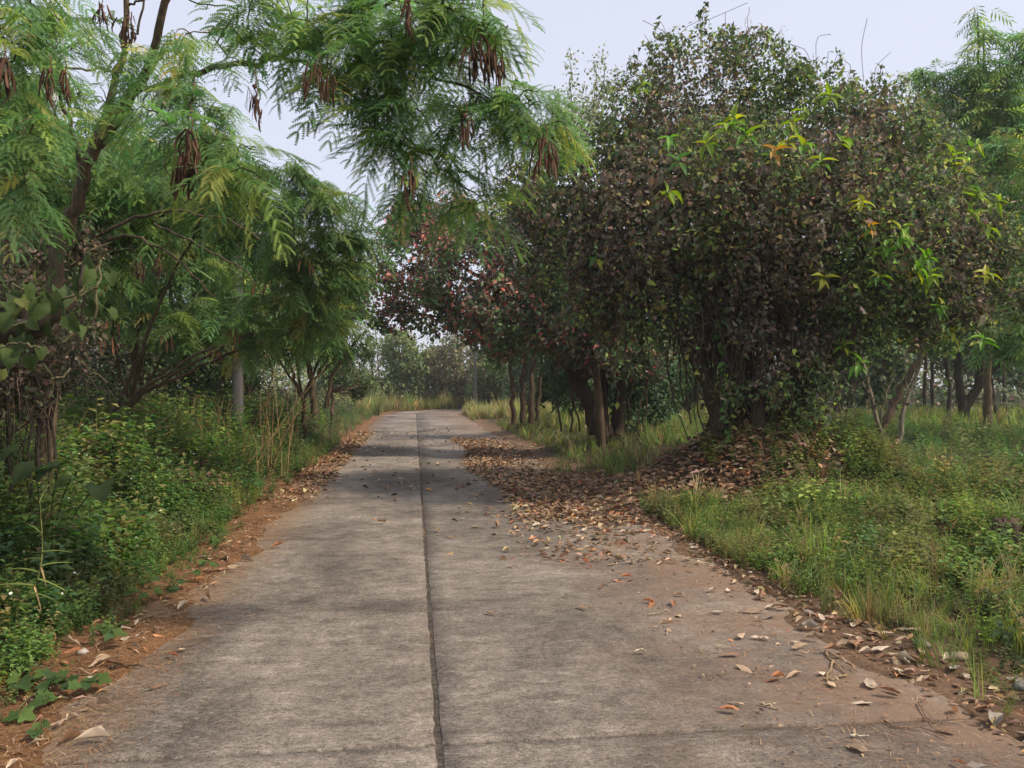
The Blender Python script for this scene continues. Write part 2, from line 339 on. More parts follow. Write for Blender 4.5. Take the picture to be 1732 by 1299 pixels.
# ------------------------------------------------------------------ leaf, frond and weed templates: (verts, faces, colour multiplier)
def T_(V, Fs, cm=None):
    V = np.asarray(V, float); return V, [np.asarray(f) for f in Fs], (np.ones((len(V), 3)) if cm is None else np.asarray(cm, float))
def leaf4(w=.5, fold=.12, bend=.15):
    V = [(0, 0, 0), (.42, w / 2, fold), (.42, -w / 2, fold), (.5, 0, 0), (1, 0, -bend)]
    return T_(V, [[(0, 2, 3), (0, 3, 1), (2, 4, 3), (3, 4, 1)]], [(.9,) * 3, (1,) * 3, (1,) * 3, (.95,) * 3, (1.05,) * 3])
def leaf2(w=.5): return T_([(0, 0, 0), (.45, w / 2, .06), (1, 0, -.08), (.45, -w / 2, .06)], [[(0, 3, 2), (0, 2, 1)]])
def grid_leaf(width, na=7, curl=.0, bend=.2, wavy=0., cup=.1, seed=0, lobe=0.):
    r = np.random.default_rng(seed); u = np.linspace(0, 1, na); V = []; cm = []
    for i, x in enumerate(u):
        h = width(x) / 2
        for j, q in enumerate((-1, -.5, 0, .5, 1)):
            yy = q * h; zz = cup * h * q * q * 2 - bend * x * x + curl * abs(q) ** 2 * math.sin(x * 3.1) * h * 2 + (wavy * r.normal() * abs(q) * h if wavy else 0)
            V.append((x - .02 * abs(q) - lobe * abs(q) * (1 - x) ** 4, yy, zz)); cm.append((.82 if q == 0 else 1,) * 3)
    fs = [(i * 5 + j, (i + 1) * 5 + j, (i + 1) * 5 + j + 1, i * 5 + j + 1) for i in range(na - 1) for j in range(4)]
    return T_(V, [fs], cm)
ovate = lambda w: (lambda x: w * (math.sin(math.pi * min(1, x ** .75)) ** .8) * (1 - .25 * x) + .012)
lance = lambda w: (lambda x: w * math.sin(math.pi * x ** .85) ** 1.15 + .01)
def fan_leaf(outline, cup=.12, seed=0):
    r = np.random.default_rng(seed); o = A(outline, float); V = [(.28, 0, -.05)] + [(x, y, cup * (y * y * 2) - .18 * x * x + r.normal(0, .012)) for x, y in o]
    n = len(o); return T_(V, [[(0, 1 + i, 1 + (i + 1) % n) for i in range(n)]], [(.92,) * 3] + [(1,) * 3] * n)
heart = fan_leaf([(.08, 0), (-.03, .16), (.02, .34), (.2, .46), (.42, .43), (.64, .3), (.84, .13), (1, 0), (.84, -.13), (.64, -.3), (.42, -.43), (.2, -.46), (.02, -.34), (-.03, -.16)])
lobed = fan_leaf([(.05, 0), (-.04, .2), (-.02, .46), (.22, .38), (.38, .56), (.55, .5), (.58, .26), (.8, .2), (.98, 0), (.8, -.2), (.58, -.26), (.55, -.5), (.38, -.56), (.22, -.38), (-.02, -.46), (-.04, -.2)], .2)
def frond(npair=8, nlf=13, lod=0, droop=.45, seed=0):
    """bipinnate feather leaf, unit length along +X"""
    r = np.random.default_rng(seed); V = []; Fc = []; cm = []
    def add(vs, c):
        b = len(V); V.extend(vs); cm.extend([c] * len(vs)); Fc.append([b + i for i in range(len(vs))])
    rz = lambda x: -droop * x * x
    xs = np.linspace(0, 1, 5)
    for a, b in zip(xs[:-1], xs[1:]):
        w = .006
        add([(a, w, rz(a)), (b, -w, rz(b)), (b, w, rz(b) + .001)], (1.1, .95, .7)); add([(a, 0, rz(a) + w), (a, 0, rz(a) - w), (b, 0, rz(b))], (1.1, .95, .7))
    for i in range(npair):
        x0 = .2 + .8 * i / (npair - 1); L = (.50 - .16 * abs(i / (npair - 1) - .45)) * r.uniform(.85, 1.1)
        for sg in (-1, 1):
            an = math.radians(62 - 34 * i / (npair - 1)) + r.normal(0, .09)
            d = A([math.cos(an), sg * math.sin(an), r.normal(.02, .1)]); sag = r.uniform(.35, .8) * L
            p0 = A([x0, 0, rz(x0)])
            pt = lambda u: p0 + d * L * u + A([0, 0, -sag * u * u])
            side = nrm(A([-d[1], d[0], 0]))
            if lod == 2:
                w = .042; m = pt(.5); e = pt(1.)
                add([p0, m + side * w, e, m - side * w], (1, 1, 1)); continue
            n = nlf if lod == 0 else 8
            ll = .066 if lod == 0 else .08; w = .0115 if lod == 0 else .03
            for j in range(n):
                u = .06 + .94 * (j + .5) / n; b0 = pt(u); t = nrm(pt(min(1, u + .05)) - pt(u - .05))
                sz = ll * (1 - .35 * abs(u - .5) * 2 * abs(u - .5) * 2)
                for q in (-1, 1):
                    e = b0 + (side * q * .88 + t * .42) * sz + A([0, 0, -.018 + r.normal(0, .006)])
                    add([b0 - t * w, b0 + t * w, e], (1, 1, 1))
    f3 = [f for f in Fc if len(f) == 3]; f4 = [f for f in Fc if len(f) == 4]
    return T_(V, [x for x in (f3, f4) if x], cm)
FR0 = [frond(8, 18, 0, dr, i) for i, dr in enumerate((.4, .65, .9, 1.2))]
FR1 = [frond(7, 7, 1, dr, i + 9) for i, dr in enumerate((.45, .75, 1.1))]
FR2 = [frond(6, 0, 2, dr, i + 19) for i, dr in enumerate((.35, .6, .9))]
def herb(ns, nl, lw, ll, seed, kind=2):
    r = np.random.default_rng(seed); V = []; Fc = []; cm = []
    for i in range(ns):
        a = r.uniform(0, 6.283); lean = r.uniform(.1, .55); h = r.uniform(.6, 1.0); dr = A([math.cos(a) * lean, math.sin(a) * lean, 1.]); dr = dr / np.linalg.norm(dr)
        tip = dr * h; w = .008; sd = A([-math.sin(a), math.cos(a), 0]) * w
        b = len(V); V += [-sd, sd, tip]; Fc.append((b, b + 1, b + 2)); cm += [(.8, .75, .6)] * 3
        for j in range(nl):
            u = .2 + .8 * (j + r.random()) / nl; p = dr * h * u; la = r.uniform(0, 6.283); up = r.uniform(-.25, .45)
            d = nrm(A([math.cos(la), math.sin(la), up])); s = ll * r.uniform(.6, 1.25) * (1.15 - .45 * u); y = nrm(np.cross([0, 0, 1.], d)) * s * lw / 2; n = A([0, 0, .1 * s])
            c = r.uniform(.7, 1.25); b = len(V); V += [p, p + d * s * .5 + y + n, p + d * s + A([0, 0, -.15 * s]), p + d * s * .5 - y + n]
            Fc += [(b, b + 3, b + 2), (b, b + 2, b + 1)]; cm += [(c * .9, c * .95, c * .9), (c, c, c), (c * 1.05, c * 1.03, c * .9), (c, c, c)]
    return T_(V, [Fc], cm)
HERB = [herb(4, 7, .56, .185, i) for i in range(5)]; HERBT = [herb(4, 9, .58, .13, 90 + i) for i in range(4)]; HERBF = [herb(3, 8, .55, .17, 30 + i) for i in range(4)]
VINEY = [herb(5, 8, .9, .24, 60 + i) for i in range(3)]
def tuft(nb, seed, w=.012, lean=.5, seg=3, dry=.15):
    r = np.random.default_rng(seed); V = []; Fc = []; cm = []
    for i in range(nb):
        a = r.uniform(0, 6.283); l0 = r.uniform(.05, lean); h = r.uniform(.55, 1.); o = A([r.normal(0, .05), r.normal(0, .05), 0]); c = (1.5, 1.1, .9) if r.random() < dry else (r.uniform(.8, 1.2),) * 3
        sd = A([-math.sin(a), math.cos(a), 0]); b = len(V)
        for j in range(seg):
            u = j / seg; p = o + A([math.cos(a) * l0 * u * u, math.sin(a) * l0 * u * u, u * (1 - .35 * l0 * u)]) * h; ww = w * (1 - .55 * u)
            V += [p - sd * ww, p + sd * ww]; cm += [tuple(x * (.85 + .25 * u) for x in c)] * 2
        V.append(o + A([math.cos(a) * l0, math.sin(a) * l0, 1 - .35 * l0]) * h); cm.append(tuple(x * 1.1 for x in c))
        for j in range(seg - 1):
            q = b + 2 * j; Fc += [(q, q + 1, q + 3), (q, q + 3, q + 2)]
        q = b + 2 * (seg - 1); Fc.append((q, q + 1, q + 2))
    return T_(V, [Fc], cm)
TUFT = [tuft(15, i, .011, .5, 2) for i in range(4)]; TUFTF = [tuft(9, 20 + i, .022, .5, 2) for i in range(4)]; LONG = [tuft(13, 40 + i, .0085, .75, 3, .12) for i in range(3)]

# ------------------------------------------------------------------ trees: anchors joined to limbs by twigs
def blobs_w(bl): return A([[*P(x, y, d), r * d / F] for x, y, d, r in bl])
def blob_surface(B, n, lo=.72, hi=1.06, cut=.7, zsq=1.0):
    w = B[:, 3] ** 2; out = []; nor = []; got = 0
    while got < n:
        k = rng.choice(len(B), n, p=w / w.sum()); d = rvec(n); p = B[k, :3] + d * (B[k, 3] * rng.uniform(lo, hi, n))[:, None] * A([1, 1, zsq])
        dd = np.linalg.norm(p[:, None] - B[None, :, :3], axis=-1) / B[None, :, 3]; dd[np.arange(n), k] = 9
        ok = dd.min(1) > cut; out.append(p[ok]); nor.append(d[ok]); got += ok.sum()
    return np.concatenate(out)[:n], np.concatenate(nor)[:n]
def sub_blobs(B, m, fr=.45):
    k = rng.choice(len(B), m, p=B[:, 3] / B[:, 3].sum()); d = rvec(m)
    return np.concatenate([B, np.concatenate([B[k, :3] + d * (B[k, 3] * .85)[:, None], (B[k, 3] * rng.uniform(.6, 1.2, m) * fr)[:, None]], 1)])
def twigs(mb, skel, anchors, r0, col, sides=4, droop=.12):
    """greedy: every anchor grows from the nearest point already in the tree; returns arrival directions"""
    pts = skel.copy(); todo = list(range(len(anchors))); dirs = np.zeros_like(anchors)
    d0 = np.linalg.norm(anchors[:, None] - pts[None], axis=-1).min(1)
    for i in np.argsort(d0):
        a = anchors[i]; dd = np.linalg.norm(pts - a, axis=1); k = dd.argmin(); b = pts[k]; L = dd[k]
        mid = (a + b) / 2 + A([0, 0, droop * L]) + rng.normal(0, .06 * L, 3)
        q = path([b, mid, a], 6, .012 * L); mb.tube(q, np.linspace(r0 * (.6 + .5 * min(1, L)), r0 * .35, 6), sides, col)
        dirs[i] = nrm(q[-1] - q[-2]); pts = np.concatenate([pts, q[2:]])
    return dirs
def limb(mb, spec, r0, r1, col, n=16, jit=.012, sides=8, pw=1.0):
    q = path(spec, n, jit); mb.tube(q, r0 + (r1 - r0) * np.linspace(0, 1, n) ** pw, sides, col); return q
def frond_frames(anchors, dirs, per, size, spread=.9):
    N = len(anchors) * per; a = np.repeat(anchors, per, 0); d0 = np.repeat(dirs, per, 0)
    az = rng.uniform(0, 6.283, N); d = nrm(d0 * .35 + spread * np.stack([np.cos(az), np.sin(az), rng.normal(-.05, .28, N)], -1))
    pos = a - d0 * (rng.uniform(0, 1, N) * size * .9)[:, None]
    up = nrm(np.stack([rng.normal(0, .25, N), rng.normal(0, .25, N), np.ones(N)], -1))
    return frames(pos, d, up, size * rng.uniform(.7, 1.25, N), 1.0)
def scatter_mix(mb, Ts, M, col):
    k = rng.integers(0, len(Ts), len(M))
    for i, t in enumerate(Ts): mb.scatter(t, M[k == i], col[k == i])
G_LEUC = [(5, (.092, .16, .050)), (3, (.070, .13, .052)), (2, (.15, .20, .050)), (.5, (.21, .20, .06))]
BARK = (.115, .088, .064)
def pod_mesh(seed):
    r = np.random.default_rng(seed); mb = MB(); n = 6; u = np.linspace(0, 1, n); tw = r.uniform(-1.6, 1.6); b = r.normal(0, .13, 2)
    V = []
    for x in u:
        w = .068 * (math.sin(math.pi * min(1, x * .93 + .07)) ** .5); t = .010; a = tw * x; c, s = math.cos(a), math.sin(a); o = A([b[0] * x * x, b[1] * math.sin(3 * x), -x])
        V += [o + A([c * w, s * w, 0]), o + A([-s * t, c * t, 0]), o + A([-c * w, -s * w, 0]), o + A([s * t, -c * t, 0])]
    i = np.arange(n - 1)[:, None] * 4; j = np.arange(4)[None]; k = (j + 1) % 4
    f = np.stack([i + j, i + k, i + 4 + k, i + 4 + j], -1).reshape(-1, 4); mb.add(A(V), [f, A([[(n - 1) * 4 + q for q in range(4)]])], [(.085, .048, .035), (.115, .066, .047), (.06, .036, .028), (.15, .092, .066)][seed % 4])
    return mb.mesh('pod', M_pod, True)
PODS = [pod_mesh(i) for i in range(8)]
def pod_cluster(parent, p, n, L=.17, wid=.06):
    n = int(n * 1.5); L *= .8; wid *= .85
    mb = MB(); mb.tube(path([p + A([0, 0, .09]), p + A([.012, 0, .04]), p], 5), .003, 5, (.16, .1, .06)); mb.tube(A([p + A([0, 0, .01]), p, p - A([0, 0, .018])]), [.008, .016, .004], 6, (.12, .07, .05))
    c = mb.build('pod_cluster', M_twig, parent)
    for i in range(n):
        a = rng.uniform(0, 6.283); r = 1.35 * wid * math.sqrt(rng.random()); tl = .1 + 5.0 * r
        ax = nrm(A([-math.cos(a) * tl * .35 + rng.normal(0, .1), -math.sin(a) * tl * .35 + rng.normal(0, .1), 1.0]))
        pos = p + A([math.cos(a) * r, math.sin(a) * r, rng.uniform(-.09, .03)]); yw = rng.uniform(0, 6.283); x = nrm(np.cross(ax, [math.cos(yw), math.sin(yw), 0.]))
        s = L * rng.uniform(.55, 1.15); M = np.stack([x * s, np.cross(ax, x) * s, ax * s, pos], -1)
        place('pod', PODS[int(rng.integers(8))], M, c)
def simple_pods(parent, p, n, L=.18, wid=.09):
    mb = MB()
    for i in range(n):
        a = rng.uniform(0, 6.283); r = wid * math.sqrt(rng.random()); q = p + A([math.cos(a) * r, math.sin(a) * r, rng.uniform(-.03, .05)]); l = L * rng.uniform(.7, 1.2); w = A([math.cos(a * 3), math.sin(a * 3), 0]) * .012
        cc = A([.15, .075, .045]) * rng.uniform(.5, 1.5); e = q + A([math.cos(a) * r * .4, math.sin(a) * r * .4, -l]); m = (q + e) / 2
        mb.add(A([q, m + w, e, m - w]), [A([[0, 1, 2], [0, 2, 3]])], cc)
    return mb.build('pod_cluster', M_pod, parent)

def leuc_tree(label, base, limbs, blobs, n_anchor, per, size, lod, pods=(), r=(.07, .02), col=G_LEUC, tint=1.0, objs=0, name='leucaena_tree', bark=BARK):
    base = A(base, float); base[2] = gz(A([base[0]]), A([base[1]]))[0] - .05
    root = thing(name, label, 'tree', base, 'feathery leucaena trees beside the road')
    tr = MB(); sk = []
    for i, l in enumerate(limbs):
        pts = [base] + list(l['p']) if l.get('root') else l['p']
        q = limb(tr, pts, l.get('r0', r[0]), l.get('r1', r[1]), bark, l.get('n', 18), l.get('j', .015)); sk.append(q[3 if l.get('root') else 0:])
    B = blobs_w(blobs) if not isinstance(blobs, np.ndarray) else blobs
    k = rng.choice(len(B), n_anchor, p=B[:, 3] ** 2 / (B[:, 3] ** 2).sum()); k[:3 * len(B)] = np.repeat(np.arange(len(B)), 3)[:n_anchor]; an = B[k, :3] + rvec(n_anchor) * (B[k, 3] * rng.random(n_anchor) ** .45)[:, None]
    tw = MB(); dirs = twigs(tw, np.concatenate(sk), an, .008 if lod < 2 else .013, A(bark) * .8, 4)
    tr.build('trunk', M_bark, root, True); tw.build('twigs', M_twig, root, True)['kind'] = 'stuff'
    M = frond_frames(an, dirs, per, size); cl = pal(col, len(M), .22) * tint
    if objs:
        px, py, d = proj(M[:, :, 3] + M[:, :, 0] * .5); sz = np.linalg.norm(M[:, :, 0], axis=1) / d; sz[(px < -30) | (px > 1760) | (py < -30)] = 0
        pick = np.argsort(-sz)[:objs]; rest = np.ones(len(M), bool); rest[pick] = False
        pm = []
        for t in FR0:
            for c in ((.092, .16, .050), (.070, .13, .052), (.14, .20, .050), (.19, .22, .055)):
                q = MB(); q.scatter(t, np.eye(3, 4)[None], A(c)); pm.append(q.mesh('frond', M_frond))
        for i in pick: place('frond', pm[int(rng.integers(4)) * 4 + int(rng.choice(4, p=[.42, .3, .2, .08]))], M[i], root)
        M = M[rest]; cl = cl[rest]
    cr = MB(); scatter_mix(cr, (FR1, FR1, FR2)[lod], M, cl); cr.build('crown', M_frond, root)['kind'] = 'stuff'
    for pc in pods:
        p = P(*pc[:3])
        if lod == 0 or pc[2] < 9: pod_cluster(root, p, pc[3], pc[4] if len(pc) > 4 else .17, pc[5] if len(pc) > 5 else .055)
        else: simple_pods(root, p, pc[3])
    return root

# --- the near feathery tree whose boughs reach over the road
leuc_tree('near feathery leucaena with forked trunk, its boughs and brown pods hanging over the road', (-4.28, 7.52, 0), [
    dict(root=1, p=[P(95, 460, 7.55), P(128, 345, 7.45), P(165, 232, 7.35)], r0=0.07072, r1=0.0535, n=22),
    dict(p=[P(165, 235, 7.35), P(185, 170, 7.40), P(205, 90, 7.45), P(214, 10, 7.45), P(230, -120, 7.45)], r0=0.03969, r1=0.02112),
    dict(p=[P(165, 245, 7.35), P(225, 160, 7.22), P(262, 80, 7.05), P(285, -10, 6.84), P(300, -130, 6.61)], r0=0.04763, r1=0.02464),
    dict(p=[P(235, 150, 7.22), P(330, 122, 6.84), P(420, 104, 6.11), P(492, 80, 5.46), P(590, 20, 5.10), P(690, -45, 4.90)], r0=0.02742, r1=0.009856, n=24),
    dict(p=[P(440, 100, 5.99), P(520, 108, 5.31), P(600, 160, 5.10), P(655, 235, 5.00), P(690, 300, 4.90)], r0=0.01443, r1=0.004224),
    dict(p=[P(492, 80, 5.46), P(600, 60, 5.00), P(690, 85, 4.80), P(780, 150, 4.70), P(870, 200, 4.60), P(935, 235, 4.55)], r0=0.01443, r1=0.004224, n=22),
    dict(p=[P(590, 20, 5.10), P(700, 0, 4.80), P(800, 30, 4.65), P(860, 45, 4.60)], r0=0.01155, r1=0.004224),
    dict(p=[P(655, 235, 5.00), P(730, 270, 4.85), P(790, 320, 4.75), P(830, 370, 4.70)], r0=0.007216, r1=0.002816),
    dict(p=[P(140, 310, 7.45), P(110, 190, 7.22), P(70, 110, 6.61), P(0, 60, 5.46)], r0=0.02165, r1=0.008448),
    dict(p=[P(205, 120, 7.45), P(120, 112, 6.84), P(20, 100, 5.65)], r0=0.01299, r1=0.005632),
    dict(p=[P(214, 10, 7.45), P(270, -10, 7.22), P(380, 10, 6.36)], r0=0.01155, r1=0.004928),
    dict(p=[P(330, 122, 6.84), P(320, 180, 5.87), P(330, 225, 5.20), P(400, 262, 4.75)], r0=0.0101, r1=0.004224),
    dict(p=[P(150, 270, 7.40), P(60, 200, 5.87), P(20, 260, 5.10)], r0=0.0101, r1=0.004224),
    dict(p=[P(205, 90, 7.45), P(235, 40, 7.35), P(250, -60, 7.22)], r0=0.01443, r1=0.00704)],
    [(150, 60, 6.6, 45), (235, 125, 6.9, 45), (185, 185, 7.1, 45), (60, 165, 6, 45), (20, 50, 5.00, 75), (85, 30, 5.65, 70), (110, 120, 6.36, 55), (25, 335, 5.00, 45), (45, 220, 5.00, 35), (330, 60, 5.87, 55), (420, 35, 5.46, 60), (300, 140, 6.84, 55), (360, 180, 6.36, 45), (265, 225, 5.20, 60), (335, 250, 5.10, 45), (405, 285, 4.60, 55), (360, 305, 4.60, 40),
     (510, 20, 5.00, 60), (590, 55, 5.00, 75), (560, 115, 5.00, 45), (655, 85, 4.90, 75), (625, 165, 4.90, 55), (690, 150, 4.80, 60), (710, 35, 4.80, 65), (640, 10, 4.80, 60), (790, 25, 4.60, 55), (830, 50, 4.60, 35), (760, 80, 4.70, 50), (745, 200, 4.70, 55), (690, 225, 4.80, 45),
     (805, 175, 4.60, 45), (860, 180, 4.60, 45), (900, 160, 4.60, 38), (925, 205, 4.60, 38), (865, 240, 4.60, 35), (760, 290, 4.70, 40), (690, 300, 4.80, 40), (820, 330, 4.70, 30), (640, 245, 4.90, 30), (740, 345, 4.80, 35), (600, -40, 5.00, 60), (760, -30, 4.70, 60), (450, -30, 5.31, 60)],
    370, 3, .215, 0,
    pods=[(810, 78, 4.50, 26, .2, .09), (835, 85, 4.50, 12, .19, .05), (538, 118, 4.45, 24, .15, .075), (318, 262, 4.55, 22, .24, .055), (322, 222, 4.60, 12, .2, .045), (922, 240, 4.05, 16, .17, .055), (786, 195, 4.15, 9, .15, .03), (693, 292, 4.25, 8, .17, .03), (430, 145, 4.75, 6, .16, .03), (432, 168, 4.65, 5, .14, .03), (82, 118, 4.85, 9, .18, .03), (108, 122, 4.95, 5, .18, .02), (4, 100, 4.15, 12, .24, .035), (690, 0, 4.25, 6, .17, .02), (215, 30, 5.75, 12, .17, .06), (170, 8, 5.75, 8, .16, .06)],
    objs=280)

def auto_limbs(base, B, k, r0, r1, hfrac=.38):
    base = A(base, float); c = np.average(B[:, :3], axis=0, weights=B[:, 3]); f = base * (1 - hfrac) + c * hfrac; f[:2] = base[:2] * .7 + c[:2] * .3
    L = [dict(root=1, p=[base * .6 + f * .4 + rng.normal(0, .08, 3), f], r0=r0, r1=r0 * .75)]
    o = np.argsort(-(np.linalg.norm(B[:, :3] - c, axis=1) + B[:, 3]))[:k]
    for i in o:
        e = B[i, :3]; m = f * .5 + e * .5 + A([0, 0, .08 * np.linalg.norm(e - f)]) + rng.normal(0, .1, 3); L.append(dict(p=[f, m, e], r0=r0 * .55, r1=r1))
    return L
def leuc_auto(label, base, blobs, n_anchor, per, size, lod, r0=.07, r1=.015, k=7, pods=(), extra=(), tint=1.0, col=G_LEUC, hf=.38):
    B = blobs_w(blobs); b = A([base[0], base[1], 0.]); return leuc_tree(label, base, auto_limbs(b, B, min(k, len(B)), r0, r1, hf) + list(extra), B, n_anchor, per, size, lod, pods, tint=tint, col=col)

# --- feathery trees along the weedy verge
leuc_auto('feathery leucaena with bright drooping sprays in front of the utility pole', (-6.3, 11.2, 0),
    [(440, 320, 10, 65), (520, 330, 10, 50), (560, 400, 10.4, 60), (480, 420, 10.4, 75), (600, 365, 10.5, 40), (400, 400, 10.4, 70), (540, 470, 11, 65), (450, 500, 11, 60), (380, 300, 9.6, 45), (500, 290, 10, 35), (620, 400, 10.6, 25), (560, 330, 10.2, 30), (430, 560, 11, 45), (500, 545, 11, 50), (560, 545, 11.5, 35)],
    230, 4, .27, 1, .045, .012, 4, pods=[(438, 480, 10, 8), (520, 440, 10, 7), (395, 555, 10.6, 9), (560, 500, 11, 6)], tint=1.05)
leuc_auto('feathery leucaena with clusters of red-brown pods behind the forked trunk', (-6.1, 12.6, 0),
    [(330, 430, 12.5, 85), (250, 480, 12.3, 85), (380, 520, 12.6, 75), (300, 545, 12, 60), (200, 520, 12, 60), (350, 350, 13, 60), (280, 400, 12.6, 60)],
    150, 4, .3, 1, .06, .012, 6, tint=.8, pods=[(237, 445, 8.4, 16, .17, .06), (268, 440, 8.4, 9, .15, .03), (395, 590, 12, 26), (425, 590, 12, 18), (448, 588, 12, 14), (365, 592, 12, 16), (185, 575, 9, 12), (282, 570, 10, 9), (190, 545, 9, 8), (452, 470, 12, 9), (345, 585, 12, 10)])
leuc_auto('leucaena at the turn with two pale orange trunks leaning above dry stalks', (-4.75, 18.5, 0),
    [(520, 520, 17, 60), (570, 560, 18, 40), (470, 555, 17, 55), (420, 550, 16, 45), (560, 470, 17.5, 55), (600, 520, 18, 25), (500, 450, 17, 60), (590, 450, 18, 40), (600, 590, 19, 25)],
    200, 4, .38, 2, .06, .015, 6, tint=.85,
    extra=[dict(p=[P(532, 700, 18), P(527, 640, 18), P(516, 590, 18), P(520, 540, 18)], r0=.075, r1=.04), dict(p=[P(552, 690, 18.2), P(565, 630, 18.2), P(598, 582, 18.2), P(620, 560, 18.2)], r0=.05, r1=.025)])
leuc_auto('leucaena with bare arching branches beside the forked trunk', (-6.0, 9.2, 0),
    [(150, 330, 9.5, 100), (60, 300, 9, 110), (220, 290, 9.5, 80), (60, 200, 10, 60), (10, 160, 9, 60), (240, 370, 10, 70), (40, 420, 9.3, 60), (180, 420, 9.6, 50), (330, 330, 10, 50)],
    170, 4, .3, 1, .07, .012, 8, tint=.85,
    extra=[dict(p=[P(120, 420, 9.2), P(210, 375, 8.8), P(300, 357, 8.5), P(380, 372, 8.2), P(440, 405, 8)], r0=.022, r1=.007), dict(p=[P(120, 430, 9.2), P(220, 400, 8.8), P(300, 440, 8.5), P(360, 500, 8.2)], r0=.02, r1=.006),
           dict(p=[P(260, 378, 8.7), P(330, 410, 8.4), P(400, 450, 8.2), P(450, 490, 8)], r0=.012, r1=.004)])
for lb, base, bl, tn in (
    ('tall leucaena deep in the thicket behind the near forked tree', (-9.5, 14.5, 0), [(100, 420, 14, 130), (200, 290, 15, 100), (30, 280, 14, 120), (10, 480, 13, 80)], .8),
    ('leucaena showing light green between the branches behind the utility pole', (-8.6, 20.5, 0), [(300, 340, 20, 100), (400, 300, 20, 50), (250, 270, 19, 70), (380, 420, 20, 90), (450, 390, 21, 70)], 1.15),
    ('far leucaena over the shaded thicket at the edge of the weeds', (-10.5, 24, 0), [(250, 480, 24, 110), (330, 540, 24, 80), (420, 480, 24, 100), (150, 440, 23, 130), (520, 560, 25, 60), (480, 460, 25, 60)], .9)):
    leuc_auto(lb, base, bl, 330, 4, .5, 2, .09, .02, 6, tint=tn)
# --- feathery trees beyond the field
leuc_auto('tall feathery leucaena rising behind the vine-covered tree', (13.2, 23.0, 0),
    [(1660, 190, 23, 85), (1600, 170, 23, 45), (1720, 150, 22.5, 75), (1640, 120, 23, 35), (1665, 60, 23, 20), (1700, 270, 22.5, 90), (1640, 300, 23, 60), (1725, 350, 22, 80), (1690, 420, 22, 60), (1580, 130, 23.5, 22), (1655, 25, 23, 14), (1735, 80, 22.5, 50), (1560, 120, 23.5, 15)],
    560, 4, .5, 2, .13, .02, 9, tint=1.2, pods=[(1610, 130, 22.6, 8), (1700, 300, 21.5, 8), (1715, 310, 21.5, 8), (1720, 210, 21.5, 8)])
leuc_auto('lower leucaena with pale green sprays at the field edge', (13.8, 19.5, 0),
    [(1700, 330, 19.3, 50), (1735, 400, 19, 70), (1725, 510, 19, 55), (1690, 560, 19.3, 45), (1745, 580, 18.8, 50), (1680, 250, 19.6, 35), (1720, 260, 19.5, 40), (1850, 300, 17, 120), (1900, 350, 15.5, 140), (1800, 280, 18, 100), (1960, 300, 16, 150), (1880, 200, 17, 110)], 460, 4, .45, 2, .09, .02, 6, tint=1.15)  # outermost crown blobs are out of view, added to shade the field

# ------------------------------------------------------------------ leafy trees built of single leaves
LF4 = [leaf4(.5), leaf4(.62, .16, .25), leaf4(.4, .08, .1)]; LF2 = [leaf2(.5), leaf2(.62)]
def leaves(mb, B, n, size, palette, Ts, lo=.7, hi=1.08, cut=.7, jit=.25, hang=.4, tone=None, clump=False):
    if clump:
        p, o = blob_surface(B, int(n * 1.6), lo, hi, cut); c_ = wob(p[:, 0] * 3.1 + p[:, 1], p[:, 2] * 3.3 - p[:, 1] * 1.7, 1., .4) + .5 * wob(p[:, 0] * 7, p[:, 2] * 7 + p[:, 1] * 5, 1., 2.); kp = np.argsort(-(c_ + rng.normal(0, .28, len(p))))[:n]; p, o = p[kp], o[kp]
    else: p, o = blob_surface(B, n, lo, hi, cut)
    d = nrm(rvec(n) + o * .35 + A([0, 0, -hang])); nn = nrm(o * .6 + rvec(n) * .8 + A([0, 0, .5]))
    scatter_mix(mb, Ts, frames(p, d, nn, size * rng.uniform(.6, 1.35, n)), pal(palette, n, jit) if tone is None else tone(p, palette, jit))
def leafy(name, label, base, B, n, size, palette, r0=.1, k=6, mat=None, Ts=None, group=None, limbs=None, n_tw=60, bark=BARK, cat='tree', cut=.7, lo=.7, tone=None):
    base = A(base, float); base[2] = gz(A([base[0]]), A([base[1]]))[0] - .05
    root = thing(name, label, cat, base, group); tr = MB(); sk = []
    for l in (limbs if limbs is not None else auto_limbs(base, B, min(k, len(B)), r0, r0 * .2)):
        sk.append(limb(tr, [base] + list(l['p']) if l.get('root') else l['p'], l['r0'], l['r1'], l.get('col', bark), l.get('n', 14), l.get('j', .02), l.get('s', 8)))
    kk = rng.choice(len(B), n_tw); an = B[kk, :3] + rvec(n_tw) * (B[kk, 3] * .8)[:, None]
    twigs(tr, np.concatenate(sk), an, .014 if len(B) > 5 else .02, A(bark) * .9, 4); tr.build('trunk', M_bark, root, True)
    cr = MB(); leaves(cr, B, n, size, palette, Ts or LF2, lo=lo, cut=cut, tone=tone, clump=tone is not None); cr.build('crown', mat or M_dull, root)['kind'] = 'stuff'
    return root

